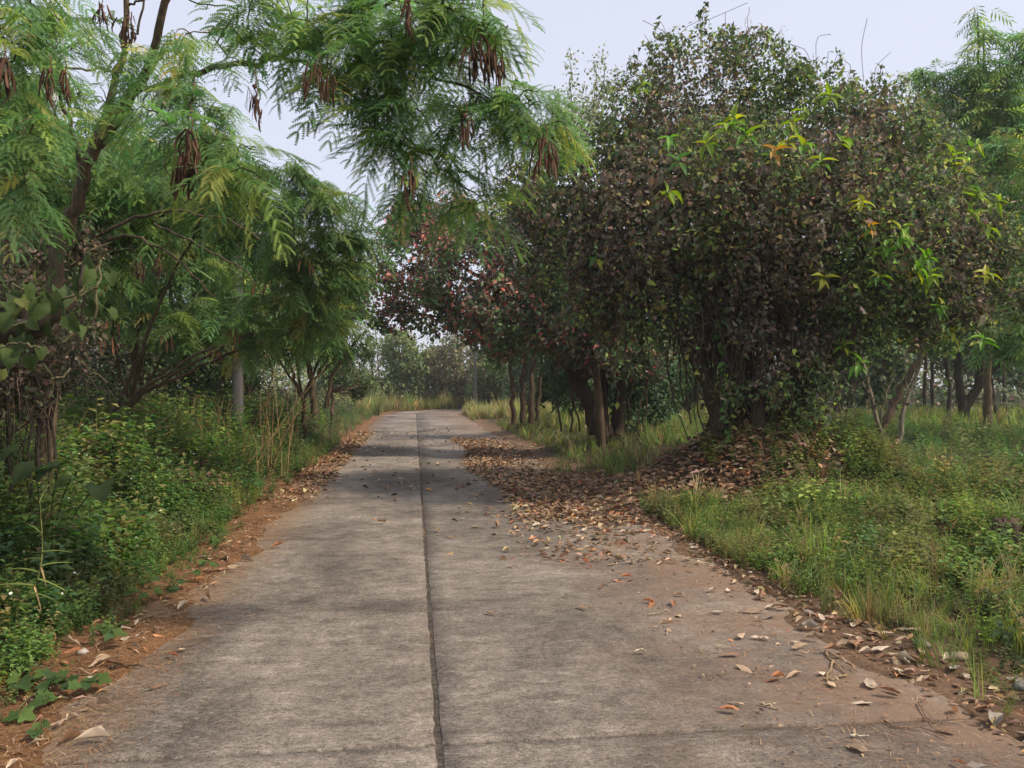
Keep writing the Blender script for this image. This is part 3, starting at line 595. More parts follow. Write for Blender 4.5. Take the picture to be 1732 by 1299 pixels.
# --- the vine-covered tree on its leaf mound
VB = sub_blobs(blobs_w([(1180, 150, 11.5, 95), (1270, 135, 11.8, 80), (1100, 205, 11.3, 85), (1060, 245, 11.5, 65), (1370, 215, 11.5, 100), (1480, 235, 11.3, 100), (1560, 290, 11.5, 80), (1600, 370, 11.3, 80), (1680, 430, 11.3, 70),
    (1500, 380, 10.6, 115), (1380, 350, 10.4, 115), (1250, 320, 10.4, 125), (1130, 340, 10.5, 115), (1010, 350, 11.5, 105), (930, 400, 12.5, 85), (1000, 450, 11.5, 85), (1100, 440, 11, 85), (1600, 470, 11, 70), (1480, 470, 10.8, 70), (1280, 430, 10.8, 95),
    (1200, 460, 11, 70), (1735, 500, 11.5, 45), (1540, 520, 11, 45), (900, 330, 12.5, 60), (1400, 470, 10.6, 65), (1120, 515, 11, 60), (1040, 530, 11.8, 55), (1210, 550, 11.6, 50), (1450, 540, 11, 55), (1415, 590, 11.2, 35), (1560, 560, 11.2, 35), (1640, 530, 11.2, 50), (1330, 550, 11.6, 65), (1350, 300, 12.5, 140), (1150, 300, 12.8, 130), (1500, 300, 12.8, 120)]), 150, .36)
vb = A([MX, MY, 0]); vz = gz(A([MX]), A([MY]))[0]
vine_root = thing('vine_covered_tree', 'broad round tree smothered in brown and dark green vines on a leaf mound', 'tree', (MX, MY, vz - .05))
tr = MB(); dk = (.075, .058, .045); sk = []
for pts, a, b in (
    ([P(1222, 745, 11.2), P(1200, 660, 11.2), P(1165, 580, 11.1), P(1125, 500, 11), P(1100, 420, 10.9)], .13, .06),
    ([P(1285, 745, 11.0), P(1283, 650, 11.0), P(1290, 560, 11), P(1300, 440, 11), P(1290, 300, 11.2)], .11, .07),
    ([P(1258, 740, 11.4), P(1245, 620, 11.5), P(1225, 520, 11.5), P(1190, 380, 11.5), P(1170, 230, 11.6)], .14, .06),
    ([P(1325, 740, 11.4), P(1345, 640, 11.5), P(1360, 540, 11.4), P(1400, 400, 11.3), P(1440, 280, 11.4)], .13, .06),
    ([P(1240, 730, 11.8), P(1265, 600, 11.9), P(1270, 450, 12), P(1255, 250, 11.9)], .15, .06),
    ([P(1360, 735, 11.1), P(1372, 640, 11.0), P(1420, 540, 10.9), P(1500, 440, 11), P(1580, 380, 11.2)], .09, .04),
    ([P(1190, 480, 11.2), P(1090, 430, 11.3), P(1000, 400, 11.6)], .05, .025)):
    sk.append(limb(tr, pts, a, b, dk, 20, .02, 9))
tr.build('trunk', M_bark, vine_root, True)
vs = MB()
for i in range(320):                                       # hanging and winding vine stems
    x = rng.uniform(1130, 1430); d = rng.uniform(10.6, 11.9); top = rng.uniform(380, 520); bot = rng.uniform(560, 745) if rng.random() < .7 else rng.uniform(520, 620)
    x2 = 1290 + (x - 1290) * rng.uniform(.45, .95) + rng.normal(0, 15)
    q = path([P(x, top, d), P((x + x2) / 2 + rng.normal(0, 22), (top + bot) / 2, d + rng.normal(0, .1)), P(x2, bot, d + rng.normal(0, .1))], 9, .02)
    vs.tube(q, rng.uniform(.004, .014), 4, A([.075, .06, .05]) * rng.uniform(.5, 1.6))
kk = rng.choice(len(VB), 330); an = VB[kk, :3] + rvec(330) * (VB[kk, 3] * .98)[:, None]
twigs(vs, np.concatenate(sk), an, .012, (.085, .07, .058), 4)
dang = []
for i in range(95):
    x = rng.choice([rng.uniform(1040, 1200), rng.uniform(1390, 1500)]); d = rng.uniform(10.7, 11.8); top = rng.uniform(470, 540); bot = top + rng.uniform(40, 190); q = path([P(x, top, d), P(x + rng.normal(0, 12), (top + bot) / 2, d), P(x + rng.normal(0, 25), bot, d)], 10, .015)
    vs.tube(q, rng.uniform(.003, .007), 4, A([.085, .068, .055]) * rng.uniform(.5, 1.6)); dang.append(q[rng.integers(0, 10, 16)] + rng.normal(0, .035, (16, 3)))
dang = np.concatenate(dang)
for i in range(150):                                       # loose loops on the outside of the crown
    k_ = rng.integers(len(VB)); d0 = rvec(1)[0]; d0[1] = -abs(d0[1]); p0 = VB[k_, :3] + d0 * VB[k_, 3] * 1.05; p1 = p0 + rng.normal(0, .28, 3); m = (p0 + p1) / 2 + rng.normal(0, .12, 3)
    vs.tube(path([p0, m, p1], 8), .004, 3, A([.21, .175, .145]) * rng.uniform(.5, 1.2))
for x, y in ((1100, 60), (1125, 40), (1190, 25), (1265, 30), (1330, 85), (1365, 70), (1400, 95), (1440, 100), (1480, 105), (1150, 45), (1225, 30)):
    p0 = P(x + rng.normal(0, 10), y + 60, 11.5); vs.tube(path([p0, P(x, y + 15, 11.5), P(x + rng.normal(0, 30), y - rng.uniform(0, 25), 11.5)], 8, .01), .004, 3, (.10, .08, .07))
V_PAL = [(4, (.055, .066, .044)), (4.5, (.092, .070, .052)), (2.5, (.125, .098, .072)), (1.0, (.19, .145, .095)), (.4, (.24, .19, .07))]
V_GRN = [(5, (.048, .075, .032)), (3, (.075, .105, .036)), (1.6, (.12, .155, .042)), (.7, (.20, .23, .05)), (1.2, (.09, .075, .05))]
def v_tone(q, palette, jit):
    """patches of living vine among the dried: same leaves, greener by patch and on the field side"""
    g_ = wob(q[:, 0] * .8 + 2, q[:, 2] * .9 + q[:, 1] * .5, 1.15, 1.) + .18 * (q[:, 0] - 4.2) * (q[:, 0] > 4.2) + .14 * np.maximum(q[:, 2] - 4.6, 0) + rng.normal(0, .22, len(q))
    return np.where((g_ > -.02)[:, None], pal(V_GRN, len(q), jit), pal(palette, len(q), jit))
cr = MB(); leaves(cr, VB, 30000, .072, V_PAL, LF4, .8, 1.1, .72, .34, tone=v_tone, clump=True); leaves(cr, VB, 56000, .074, V_PAL, LF2, .6, 1.06, .64, .34, tone=v_tone); lowb = VB[:36][VB[:36, 2] < 4.9]; leaves(cr, lowb, 7000, .19, V_PAL, LF2, .15, .7, .0, .3)
curt = blobs_w([(1350, 520, 11.1, 60), (1380, 590, 11.2, 35), (1300, 540, 11.4, 70), (1200, 530, 11.3, 45), (1260, 600, 11.6, 50), (1400, 540, 11, 45), (1330, 640, 11.6, 40), (1150, 500, 11.3, 45), (1060, 500, 11.3, 50), (1450, 540, 11, 40), (1270, 560, 10.6, 45), (1350, 600, 10.7, 45), (1310, 650, 10.7, 40), (1390, 650, 10.8, 40), (1240, 660, 10.8, 35), (1370, 700, 10.7, 35)])
leaves(cr, curt, 6000, .085, V_PAL, LF4, .3, 1.1, .0, .32, tone=v_tone)
p_, o_n = blob_surface(VB, 330, 1.0, 1.05, .95); st_p = []; st_d = []
for i in range(len(p_)):                                   # strands that break up the outline
    L_ = rng.uniform(.25, .75); up = .28 * L_ if o_n[i][2] > .2 else 0; out_ = o_n[i] * A([1, 1, .3]) * L_ * rng.uniform(.3, .7); e = p_[i] + out_ + A([0, 0, -L_ * rng.uniform(.3, 1.)]) * (1 if up == 0 else rng.uniform(-.5, .5)); q = path([p_[i] - o_n[i] * .1, p_[i] + out_ * .6 + A([0, 0, up]), e], 9, .01)
    vs.tube(q, .0035, 3, A([.12, .095, .07]) * rng.uniform(.5, 1.4)); k_ = rng.integers(1, 9, 13); st_p.append(q[k_] + rng.normal(0, .02, (13, 3))); st_d.append(np.tile(o_n[i], (13, 1)))
st_p = np.concatenate(st_p + [dang]); st_d = np.concatenate(st_d + [np.tile(A([0, -1., 0]), (len(dang), 1))]); n = len(st_p)
scatter_mix(cr, LF4, frames(st_p, nrm(rvec(n) + A([0, 0, -.6])), nrm(rvec(n) + st_d), .085 * rng.uniform(.6, 1.35, n)), v_tone(st_p, V_PAL, .3))
cr.build('crown', M_dull, vine_root)['kind'] = 'stuff'
vs.build('vine_stem', M_twig, vine_root, True)['kind'] = 'stuff'
um = MB(); p, o = blob_surface(VB, 2200, .98, 1.14, .9)    # dried flower heads
scatter_mix(um, [herb(6, 2, .5, .18, 80 + i) for i in range(3)], frames(p, np.cross(o, rvec(len(p))), nrm(o + rvec(len(p)) * .5), .10 * rng.uniform(.5, 1.4, len(p))), pal([(3, (.12, .085, .066)), (2, (.085, .060, .048)), (1, (.17, .13, .095))], len(p), .25))
um.build('dried_flower_heads', M_dull, vine_root)['kind'] = 'stuff'
lm = []
for sd, c in enumerate(((.20, .30, .035), (.12, .25, .035), (.32, .34, .04), (.40, .22, .05), (.07, .17, .04))):
    for v in range(2):
        q = MB(); q.scatter(grid_leaf(lance(.36), 6, .1, (.25, .5)[v], .06, .25, sd * 2 + v), np.eye(3, 4)[None], A(c)); lm.append(q.mesh('leaf', M_bright, True))
SPR = [(1250, 205, 0, 9), (1195, 250, 0, 8), (1138, 240, 1, 7), (1345, 215, 0, 9), (1355, 250, 1, 7), (1405, 165, 0, 6), (1462, 350, 2, 7), (1478, 392, 3, 5), (1500, 430, 1, 8), (1530, 412, 1, 8), (1580, 470, 0, 8), (1585, 525, 1, 8), (1632, 290, 2, 8), (1650, 335, 0, 9), (1665, 395, 0, 7), (1388, 475, 2, 6), (1092, 152, 0, 5),
       (975, 275, 0, 7), (868, 345, 0, 6), (1010, 440, 4, 4), (1150, 280, 4, 6), (1122, 330, 0, 5), (1665, 470, 2, 7), (1605, 570, 2, 6), (1545, 460, 1, 8), (1310, 265, 3, 6), (1335, 245, 2, 6), (1645, 250, 0, 4), (1430, 590, 1, 5), (1450, 620, 1, 6), (1420, 245, 0, 6), (1485, 475, 4, 6), (1265, 235, 1, 6), (1660, 580, 1, 6), (1230, 222, 0, 7), (1365, 195, 0, 6), (1640, 365, 0, 7), (1680, 345, 0, 6), (1560, 440, 1, 6), (1520, 395, 0, 5), (1390, 280, 1, 6), (1615, 270, 0, 5)]
for x, y, c, n in SPR:
    rr = rng.uniform(9.2, 9.6); o_ = P(x, y, rr)
    dirn = nrm(P(x, y, 1.) - A([0, 0, CAMZ])); ts = np.linspace(8.2, 13.5, 260); L_ = A([0, 0, CAMZ]) + ts[:, None] * dirn     # first hit on the crown
    hit = (np.linalg.norm(L_[:, None] - VB[None, :, :3], axis=-1) < VB[None, :, 3] * 1.05).any(1); p0 = (L_[hit.argmax()] if hit.any() else L_[150]) - dirn * .17
    ax = nrm(A([rng.normal(0, .5), -.6, rng.uniform(.1, .9)])); q = path([p0 - ax * .2, p0, p0 + ax * .12], 5); mb = MB(); mb.tube(q, [.006, .006, .005, .004, .003], 4, (.12, .15, .04)); sp = mb.build('sprig', M_twig, vine_root)
    for i in range(n):
        az = i * 2.4 + rng.normal(0, .3); u_ = nrm(np.cross(ax, [0, 0, 1.])); w_ = np.cross(ax, u_); d = nrm(math.cos(az) * u_ + math.sin(az) * w_ + ax * .45 + A([0, 0, -.2])); b0 = p0 + ax * (.12 * i / n)
        cc = c if rng.random() < .8 else int(rng.choice([0, 1, 2]))
        place('leaf', lm[cc * 2 + int(rng.integers(2))], frames(b0[None], d[None], nrm(A([[0, -.25, 1.]]) + rng.normal(0, .2, 3)), A([rng.uniform(.13, .22)]))[0], sp)

# --- green creeper hanging down its trunk
cp = thing('hanging_creeper', 'bright green creeper with oval leaves hanging down the vine-covered trunk', 'creeper', P(1236, 742, 10.75))
q = path([P(1236, 742, 10.75), P(1232, 690, 10.75), P(1222, 620, 10.75), P(1216, 560, 10.75), P(1228, 510, 10.8), P(1250, 480, 10.85)], 34, .012); mb = MB(); mb.tube(q, .006, 5, (.07, .09, .035)); mb.build('stem', M_twig, cp)
cml = []
for i, c in enumerate(((.06, .14, .03), (.085, .18, .035), (.19, .20, .035))):
    t = MB(); t.scatter(grid_leaf(ovate(.55), 6, .05, .2, .03, .15, i + 50), np.eye(3, 4)[None], A(c)); cml.append(t.mesh('leaf', M_bright, True))
for i in range(46):
    p = q[min(33, int(i * 34 / 46))] + rng.normal(0, .015, 3); d = nrm(A([rng.choice([-1, 1]) * .8, -.4, -.5]) + rng.normal(0, .3, 3)); place('leaf', cml[int(rng.choice(3, p=[.5, .42, .08]))], frames(p[None], d[None], nrm(A([[0, -.9, .5]]) + rng.normal(0, .2, 3)), A([rng.uniform(.08, .125)]))[0], cp)

# --- the red-tinged tree leaning over the road
RB = sub_blobs(blobs_w([(700, 440, 19, 75), (640, 500, 19, 50), (760, 385, 20, 60), (800, 460, 18.5, 90), (720, 525, 19, 50), (850, 520, 18, 80), (900, 440, 18.5, 85), (900, 555, 18, 50), (960, 520, 17.5, 75), (1040, 560, 17.5, 70), (690, 375, 20, 35), (790, 545, 18.5, 40), (1010, 480, 17.5, 80), (860, 390, 19, 60), (1090, 600, 18, 45), (660, 540, 19, 25), (960, 590, 17.6, 35)]), 110, .36)
R_PAL = [(5, (.036, .052, .030)), (3, (.07, .052, .042)), (.8, (.20, .05, .046)), (1, (.15, .07, .056)), (1.3, (.065, .10, .035)), (.5, (.15, .12, .09))]
def r_tone(q, palette, jit):
    red = rng.random(len(q)) < np.clip(.10 - .07 * q[:, 0], .02, .34) * (wob(q[:, 0] * 1.5, q[:, 2] * 1.6, 1., 1.) > -.2); grn = wob(q[:, 0] * .9, q[:, 2] * .9, 1., 4.) + rng.normal(0, .25, len(q)) > .15
    c = np.where(grn[:, None], pal([(3, (.045, .07, .032)), (1.5, (.07, .10, .036)), (1, (.075, .062, .045))], len(q), jit), pal(palette, len(q), jit)); return np.where(red[:, None], pal([(2, (.21, .075, .06)), (1, (.17, .09, .065)), (1, (.13, .06, .05))], len(q), jit), c)
redr = leafy('red_leafed_tree', 'dark tree with scattered red leaves leaning over the road', (1.75, 18.0, 0), RB, 36000, .12, R_PAL, Ts=LF2, tone=r_tone, cut=.6, lo=.55, n_tw=220, bark=(.062, .047, .037), limbs=[
    dict(p=[P(1010, 735, 18), P(1000, 690, 18), P(978, 650, 18), P(955, 605, 18), P(925, 560, 18), P(860, 500, 18.2), P(780, 470, 18.6)], r0=.19, r1=.05, n=26), dict(p=[P(978, 650, 18), P(1000, 610, 17.9), P(1030, 588, 17.8), P(1050, 520, 17.6)], r0=.16, r1=.06),
    dict(p=[P(985, 640, 17.8), P(1008, 632, 17.6), P(1032, 612, 17.4)], r0=.07, r1=.035), dict(p=[P(1042, 735, 18.2), P(1050, 670, 18.2), P(1038, 610, 18.2), P(1060, 540, 18)], r0=.17, r1=.07), dict(p=[P(1010, 735, 18.2), P(1020, 660, 18.3), P(1010, 600, 18.3), P(990, 480, 18)], r0=.15, r1=.06),
    dict(p=[P(925, 560, 18), P(860, 545, 18.4), P(760, 540, 18.8), P(660, 520, 19)], r0=.05, r1=.015), dict(p=[P(860, 500, 18.2), P(760, 440, 19), P(690, 400, 19.6)], r0=.045, r1=.015), dict(p=[P(1024, 740, 18), P(1015, 700, 18.1), P(1020, 650, 18.2)], r0=.2, r1=.12)] + [dict(p=[P(x, 730, 17.7), P(x + dx * .4, 660, 17.7), P(x + dx, 560, 17.7)], r0=.022, r1=.01) for x, dx in ((950, -25), (965, 10), (980, -30), (1060, 20), (1075, 35), (1030, -15), (995, 25), (1090, 10))])
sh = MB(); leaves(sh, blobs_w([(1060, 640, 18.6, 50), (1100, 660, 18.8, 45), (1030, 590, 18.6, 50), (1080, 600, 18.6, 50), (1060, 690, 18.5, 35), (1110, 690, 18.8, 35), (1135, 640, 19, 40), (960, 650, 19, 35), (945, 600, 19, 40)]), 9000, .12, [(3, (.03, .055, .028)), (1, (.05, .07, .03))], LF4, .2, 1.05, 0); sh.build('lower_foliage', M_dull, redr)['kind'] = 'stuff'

# --- slim clumps and wanded tree behind
def stems(name, label, base, specs, blobs, n, size, palette, bark=(.085, .066, .05), group=None, cat='tree'):
    return leafy(name, label, base, blobs_w(blobs), n, size, palette, limbs=[dict(p=[P(*q) for q in s[0]], r0=s[1], r1=s[2]) for s in specs], bark=bark, group=group, cat=cat, n_tw=40, lo=.3, cut=.3)
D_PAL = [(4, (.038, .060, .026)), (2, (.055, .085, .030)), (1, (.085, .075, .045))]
stems('slim_tree', 'clump of slim dark stems between the road and the red-leafed tree', (.35, 24, 0), [([(868, 718, 24), (866, 640, 24), (850, 560, 24)], .08, .04), ([(884, 715, 24), (885, 640, 24), (890, 560, 24)], .09, .05), ([(897, 716, 23.6), (900, 640, 23.6), (912, 560, 23.6)], .10, .05), ([(908, 712, 24), (915, 640, 24), (935, 570, 24)], .06, .03)],
      [(870, 560, 24, 50), (920, 560, 24, 55), (840, 590, 24.5, 35), (900, 510, 24, 60), (960, 560, 25, 50)], 5200, .14, D_PAL)
wt = leafy('wanded_tree', 'slender pale-leafed tree with upright wands above the red crown', (1.9, 17.5, 0), blobs_w([(1000, 190, 17, 35), (950, 200, 17, 35), (970, 240, 17, 50), (1030, 150, 17, 20), (930, 260, 17, 35)]), 2600, .085, [(2, (.085, .105, .05)), (1, (.13, .125, .075))], limbs=[dict(root=1, p=[P(1000, 500, 17.3), P(985, 300, 17), P(970, 240, 17)], r0=.09, r1=.03)] + [dict(p=[P(975, 260, 17), P(x, y + 70, 17), P(x + 2, y, 17)], r0=.015, r1=.004) for x, y in ((965, 85), (1018, 85), (1005, 100), (945, 150), (985, 140), (1040, 110))], cut=.2, lo=.2, n_tw=30)
ww = MB()
for x, y in ((965, 85), (1018, 85), (1005, 100), (945, 150), (985, 140), (1040, 110)):
    n = 130; u = rng.random(n); p = A([P(x + rng.normal(0, 5) * (1 - .6 * v), y + v * 90, 17) for v in 1 - u]) + rng.normal(0, .05, (n, 3)); scatter_mix(ww, LF2, frames(p, nrm(rvec(n) + A([0, 0, .8])), rvec(n), .075 * rng.uniform(.6, 1.3, n)), pal([(2, (.10, .12, .06)), (1, (.15, .14, .09))], n))
ww.build('wand_leaves', M_dull, wt)['kind'] = 'stuff'
SAP = 'thin saplings beside the leaf mound'; PB = (.27, .245, .21)
S_PAL = [(3, (.05, .09, .03)), (2, (.075, .12, .035)), (1, (.15, .16, .04))]
stems('sapling', 'pale curved sapling standing closest to the leaf mound', P(1497, 790, 13.6), [([(1500, 800, 13.6), (1488, 722, 13.6), (1470, 660, 13.6), (1456, 590, 13.6), (1450, 540, 13.6)], .045, .022)], [(1450, 530, 13.5, 35), (1430, 560, 13.5, 25)], 500, .11, S_PAL, PB, SAP)
stems('sapling', 'greenish thin sapling crossing behind the pale curved one', P(1487, 750, 15), [([(1486, 765, 15), (1492, 690, 15), (1512, 625, 15), (1530, 570, 15)], .032, .018)], [(1535, 550, 15, 35)], 350, .11, S_PAL, (.17, .175, .12), SAP)
stems('sapling', 'whitish sapling with ringed bark farthest from the leaf mound', P(1517, 785, 14), [([(1517, 790, 14), (1522, 725, 14), (1543, 650, 14), (1562, 585, 14), (1558, 550, 14)], .048, .022), ([(1538, 668, 14), (1525, 600, 14), (1498, 565, 14)], .014, .006)], [(1570, 560, 14, 40), (1500, 550, 14, 30), (1600, 575, 14, 30)], 700, .11, S_PAL, PB, SAP)
stems('sapling', 'brown leaning sapling between the pale ones', P(1488, 755, 15.6), [([(1486, 765, 15.6), (1500, 705, 15.6), (1530, 650, 15.6), (1575, 575, 15.6)], .09, .06)], [(1590, 550, 15.6, 45), (1560, 530, 15.6, 40)], 700, .12, S_PAL, (.12, .092, .07), SAP)
stems('dark_tree', 'dark tree forking low in the shaded field', P(1630, 740, 26), [([(1628, 735, 26), (1630, 695, 26), (1650, 660, 26), (1662, 600, 26), (1655, 540, 26)], .20, .09), ([(1630, 705, 26), (1622, 640, 26), (1618, 570, 26)], .15, .09), ([(1655, 650, 26), (1680, 625, 26), (1720, 600, 26)], .1, .05)],
      [(1620, 550, 26, 60), (1680, 560, 26, 60), (1720, 560, 26, 50), (1650, 500, 26, 60), (1580, 560, 27, 40)], 6000, .15, D_PAL, (.05, .042, .036))
stems('dark_tree', 'leaning dark tree next to the low-forking one', P(1683, 730, 28), [([(1684, 728, 28), (1680, 680, 28), (1670, 620, 28), (1660, 570, 28)], .14, .08)], [(1690, 570, 28, 55), (1660, 520, 28, 50), (1730, 540, 28, 55)], 3600, .16, D_PAL, (.05, .043, .038))
for lb, x, d, xt in (('thin straight tree in the shaded field beside its twin', 1568, 33, 1566), ('thin straight tree in the shaded field, stouter of the twins', 1577, 32, 1578), ('lone thin tree between the saplings and the low-forking dark tree', 1603, 31, 1599), ('thin crooked tree just past the leaf mound', 1403, 27, 1396), ('thin straight tree behind the crooked one past the leaf mound', 1413, 29, 1416), ('thin tree at the bright edge of the field beyond the dark pair', 1700, 36, 1698)):
    stems('slim_tree', lb, P(x, 700, d), [([(x, 655 + 2101 / d - 2, d), (x + rng.normal(0, 3), 660, d), (xt, 600, d), (xt, 540, d)], .09, .05)], [(xt, 560, d, 40), (xt + 15, 530, d, 35)], 1400, .17, D_PAL, (.06, .052, .044), 'thin trees in the field')

# --- trees and bushes along the far edges
def far_tree(name, label, x, d, top, w, bot, n, size, palette, group, lo=.6, r0=.12, cat='tree', mat=None):
    B0 = []
    for i in range(16):
        u, v = rng.uniform(-1, 1), rng.uniform(0, 1); B0.append((x + u * w * .5 * (1 - .5 * v * v), bot + (top - bot) * (.12 + .8 * v), d + rng.uniform(-1.2, 1.2), w * rng.uniform(.14, .24)))
    return leafy(name, label, ((x - CX) * d / F, d, 0), sub_blobs(blobs_w(B0), 30, .5), n, size, palette, r0=r0, lo=lo, cut=.55, n_tw=50, group=group, cat=cat, mat=mat)
FB = [(4, (.046, .066, .025)), (2, (.066, .084, .03)), (1, (.09, .08, .045))]; FBR = [(3, (.075, .068, .04)), (2, (.055, .068, .03)), (1, (.12, .095, .06))]
BG = 'bushes where the road turns'
for a in (('rounded grey-green bush at the bend of the road', 655, 57, 572, 130, 690, FB), ('brownish bush at the bend next to the rounded one', 770, 58, 575, 120, 690, FBR), ('bush at the bend closest to the leucaena trunks', 590, 52, 590, 90, 690, FB), ('paler bush behind the grass at the bend', 720, 64, 590, 110, 685, FB), ('low bush beside the far pole', 845, 56, 600, 90, 690, FB), ('dark bush past the far pole', 910, 52, 590, 110, 695, D_PAL)):
    far_tree('bush', a[0], a[1], a[2], a[3], a[4], a[5], 6500, .28, a[6], BG, r0=.08, cat='bush')
TL = 'trees along the far edge of the field'
for a in (('dark evergreen bush behind the red-leafed trunk', 955, 27, 560, 120, 700), ('dark evergreen bush between the red-leafed trunk and the mound', 1095, 30, 575, 110, 700), ('dark low bush beyond the slim stems', 1030, 34, 570, 130, 695)):
    far_tree('bush', a[0], a[1], a[2], a[3], a[4], a[5], 6000, .15, D_PAL, 'dark bushes behind the red-leafed tree', r0=.07, cat='bush')
for i, a in enumerate((('tree at the field edge seen between the red-leafed tree and the mound', 1130, 46, 420, 190, 640), ('small greyish tree in the gap by the mound', 1165, 34, 560, 90, 690), ('broad tree at the field edge behind the vine-covered trunk', 1260, 48, 400, 220, 650), ('tree at the field edge just past the mound', 1400, 45, 420, 200, 650), ('dense tree at the field edge behind the saplings', 1500, 42, 430, 170, 640), ('tall tree at the field edge behind the dark pair', 1620, 48, 400, 200, 650), ('last tree at the field edge under the feathery crown', 1725, 44, 430, 170, 650), ('tree at the field edge behind the slim stems', 1000, 50, 440, 190, 660), ('round dark shrub in front of the field edge trees', 1480, 36, 560, 110, 690), ('tree filling the gap beyond the red crown', 880, 60, 470, 150, 650))):
    far_tree('tree', a[0], a[1], a[2], a[3], a[4], a[5], 5200, .36, (D_PAL, FB)[i % 2], TL)
for i, a in enumerate((('pale bare-branched tree showing under the red crown', 640, 62, 540, 100, 640, 350), ('thin-crowned tree behind the far bushes', 560, 66, 470, 150, 660, 1500), ('distant tree over the bushes at the bend', 810, 70, 520, 110, 650, 1400))):
    far_tree('tree', a[0], a[1], a[2], a[3], a[4], a[5], a[6], .22, FB, 'trees beyond the bend', r0=.14)
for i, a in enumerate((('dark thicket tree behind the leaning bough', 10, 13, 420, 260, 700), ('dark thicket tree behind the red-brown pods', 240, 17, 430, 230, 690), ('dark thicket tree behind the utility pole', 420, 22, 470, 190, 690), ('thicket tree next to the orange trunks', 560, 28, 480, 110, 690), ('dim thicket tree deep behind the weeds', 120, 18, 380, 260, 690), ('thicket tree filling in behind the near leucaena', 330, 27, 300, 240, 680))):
    far_tree('thicket_tree', a[0], a[1], a[2], a[3], a[4], a[5], 6500, .13, D_PAL, 'trees of the dark thicket', r0=.07, mat=M_thick_shaded)

# ------------------------------------------------------------------ poles
def pole(label, base, h, w0, w1):
    base = A(base); mb = MB(); ring = lambda w, z: [base + A([sx * w * a, sy * w * b, z]) for sx, sy, a, b in ((-1, -1, 1, .8), (-1, -1, .8, 1), (1, -1, .8, 1), (1, -1, 1, .8), (1, 1, 1, .8), (1, 1, .8, 1), (-1, 1, .8, 1), (-1, 1, 1, .8))]
    root = thing('utility_pole', label, 'pole', base); zs = np.linspace(-.3, h, 14); V = sum((ring(w0 + (w1 - w0) * i / 13, z) for i, z in enumerate(zs)), [])
    i = np.arange(13)[:, None] * 8; j = np.arange(8)[None]; k2 = (j + 1) % 8; mb.add(A(V), [np.stack([i + j, i + k2, i + 8 + k2, i + 8 + j], -1).reshape(-1, 4), (13 * 8 + np.arange(8))[None]], (.115, .112, .112)); mb.build('shaft', M_pole, root)
    ca = MB(); ca.tube(A([base + A([-.75, 0, h - .5]), base + A([.75, 0, h - .5])]), .05, 4, (.26, .25, .24), True); ca.build('crossarm', M_pole, root)
    for dx in (-.6, 0, .6):
        t = MB(); t.tube(A([base + A([dx, 0, h - .45 + z]) for z in (0, .05, .1, .15, .2)]), [.02, .05, .03, .045, .015], 8, (.35, .2, .14), True); t.build('insulator', M_stone, root)
pole('grey concrete utility pole half hidden by hanging pods', (-5.3, 16, .35), 4.6, .095, .075)
pole('small far utility pole at the bend of the road', (-2.35, 53, 0), 6.5, .085, .07)

# ------------------------------------------------------------------ leaning bough and heart-leaf vine
bl_ = thing('leaning_tree', 'dark leaning bough under the heart-shaped leaves', 'tree', (-3.55, 4.3, gz(A([-3.55]), A([4.3]))[0] - .05)); mb = MB()
limb(mb, [A([-3.55, 4.3, .2]), A([-3.2, 4.2, 1.0]), P(-60, 590, 4.0), P(20, 562, 3.9), P(85, 538, 3.9), P(120, 500, 3.95), P(150, 440, 4.05)], .10, .012, (.05, .042, .034), 24, .012, 9); mb.build('trunk', M_bark, bl_, True)
hv = thing('heart_leaf_vine', 'vine with large heart-shaped leaves climbing over the dark bough', 'vine', P(20, 560, 3.8)); mb = MB()
for q in ([(-40, 560, 3.8), (40, 545, 3.75), (110, 515, 3.75), (150, 480, 3.8), (170, 445, 3.85)], [(20, 480, 3.75), (80, 510, 3.75), (130, 500, 3.7), (165, 485, 3.7)], [(170, 440, 3.8), (165, 500, 3.7), (150, 550, 3.7), (105, 580, 3.7)], [(-10, 590, 3.6), (30, 580, 3.6), (70, 590, 3.6)], [(70, 615, 3.6), (90, 640, 3.65), (120, 625, 3.7)]):
    mb.tube(path([P(*k) for k in q], 14, .006), .006, 5, (.13, .125, .075))
mb.build('stem', M_twig, hv)
hm = []
for c in ((.06, .092, .034), (.078, .118, .036), (.13, .15, .042)):
    t = MB(); t.scatter(grid_leaf(lambda x: 1.02 * (.55 + .45 * min(1, x / .25)) * max(0, 1 - x ** 2.6) ** .75 + .012, 9, .05, .4, .12, .16, 90 + len(hm), .2), np.eye(3, 4)[None], A(c)); hm.append(t.mesh('leaf', M_leaf, True))
for x, y, s in ((95, 475, 34), (135, 480, 40), (150, 465, 30), (60, 470, 26), (100, 500, 36), (70, 525, 40), (35, 515, 34), (10, 520, 30), (20, 545, 34), (55, 545, 30), (85, 555, 34), (115, 545, 34), (110, 530, 30), (150, 525, 30), (175, 525, 26), (185, 470, 26), (185, 530, 22), (165, 510, 26), (20, 505, 30), (45, 490, 26), (15, 600, 36), (25, 580, 28), (45, 575, 26), (65, 595, 30), (55, 610, 26), (2, 635, 30), (35, 555, 24), (130, 560, 24), (75, 500, 24), (150, 440, 26), (85, 510, 40), (5, 480, 26), (40, 530, 30)):
    d_ = rng.uniform(3.55, 3.85); p = P(x, y - s * .3, d_); dr = nrm(A([rng.normal(.2, .5), rng.normal(-.35, .25), -.75])); place('leaf', hm[int(rng.choice(3, p=[.45, .4, .15]))], frames(p[None], dr[None], nrm(A([[rng.normal(0, .8), -.45, .9]])), A([rng.uniform(.75, 1.05) * s * d_ / F]))[0], hv)
bw = thing('broadleaf_weed', 'broad heart-leaved weed standing among the white-flowered weeds', 'plant', gp(A([-3.5]), A([6.2]))[0]); mb = MB(); b0 = A(bw.location)
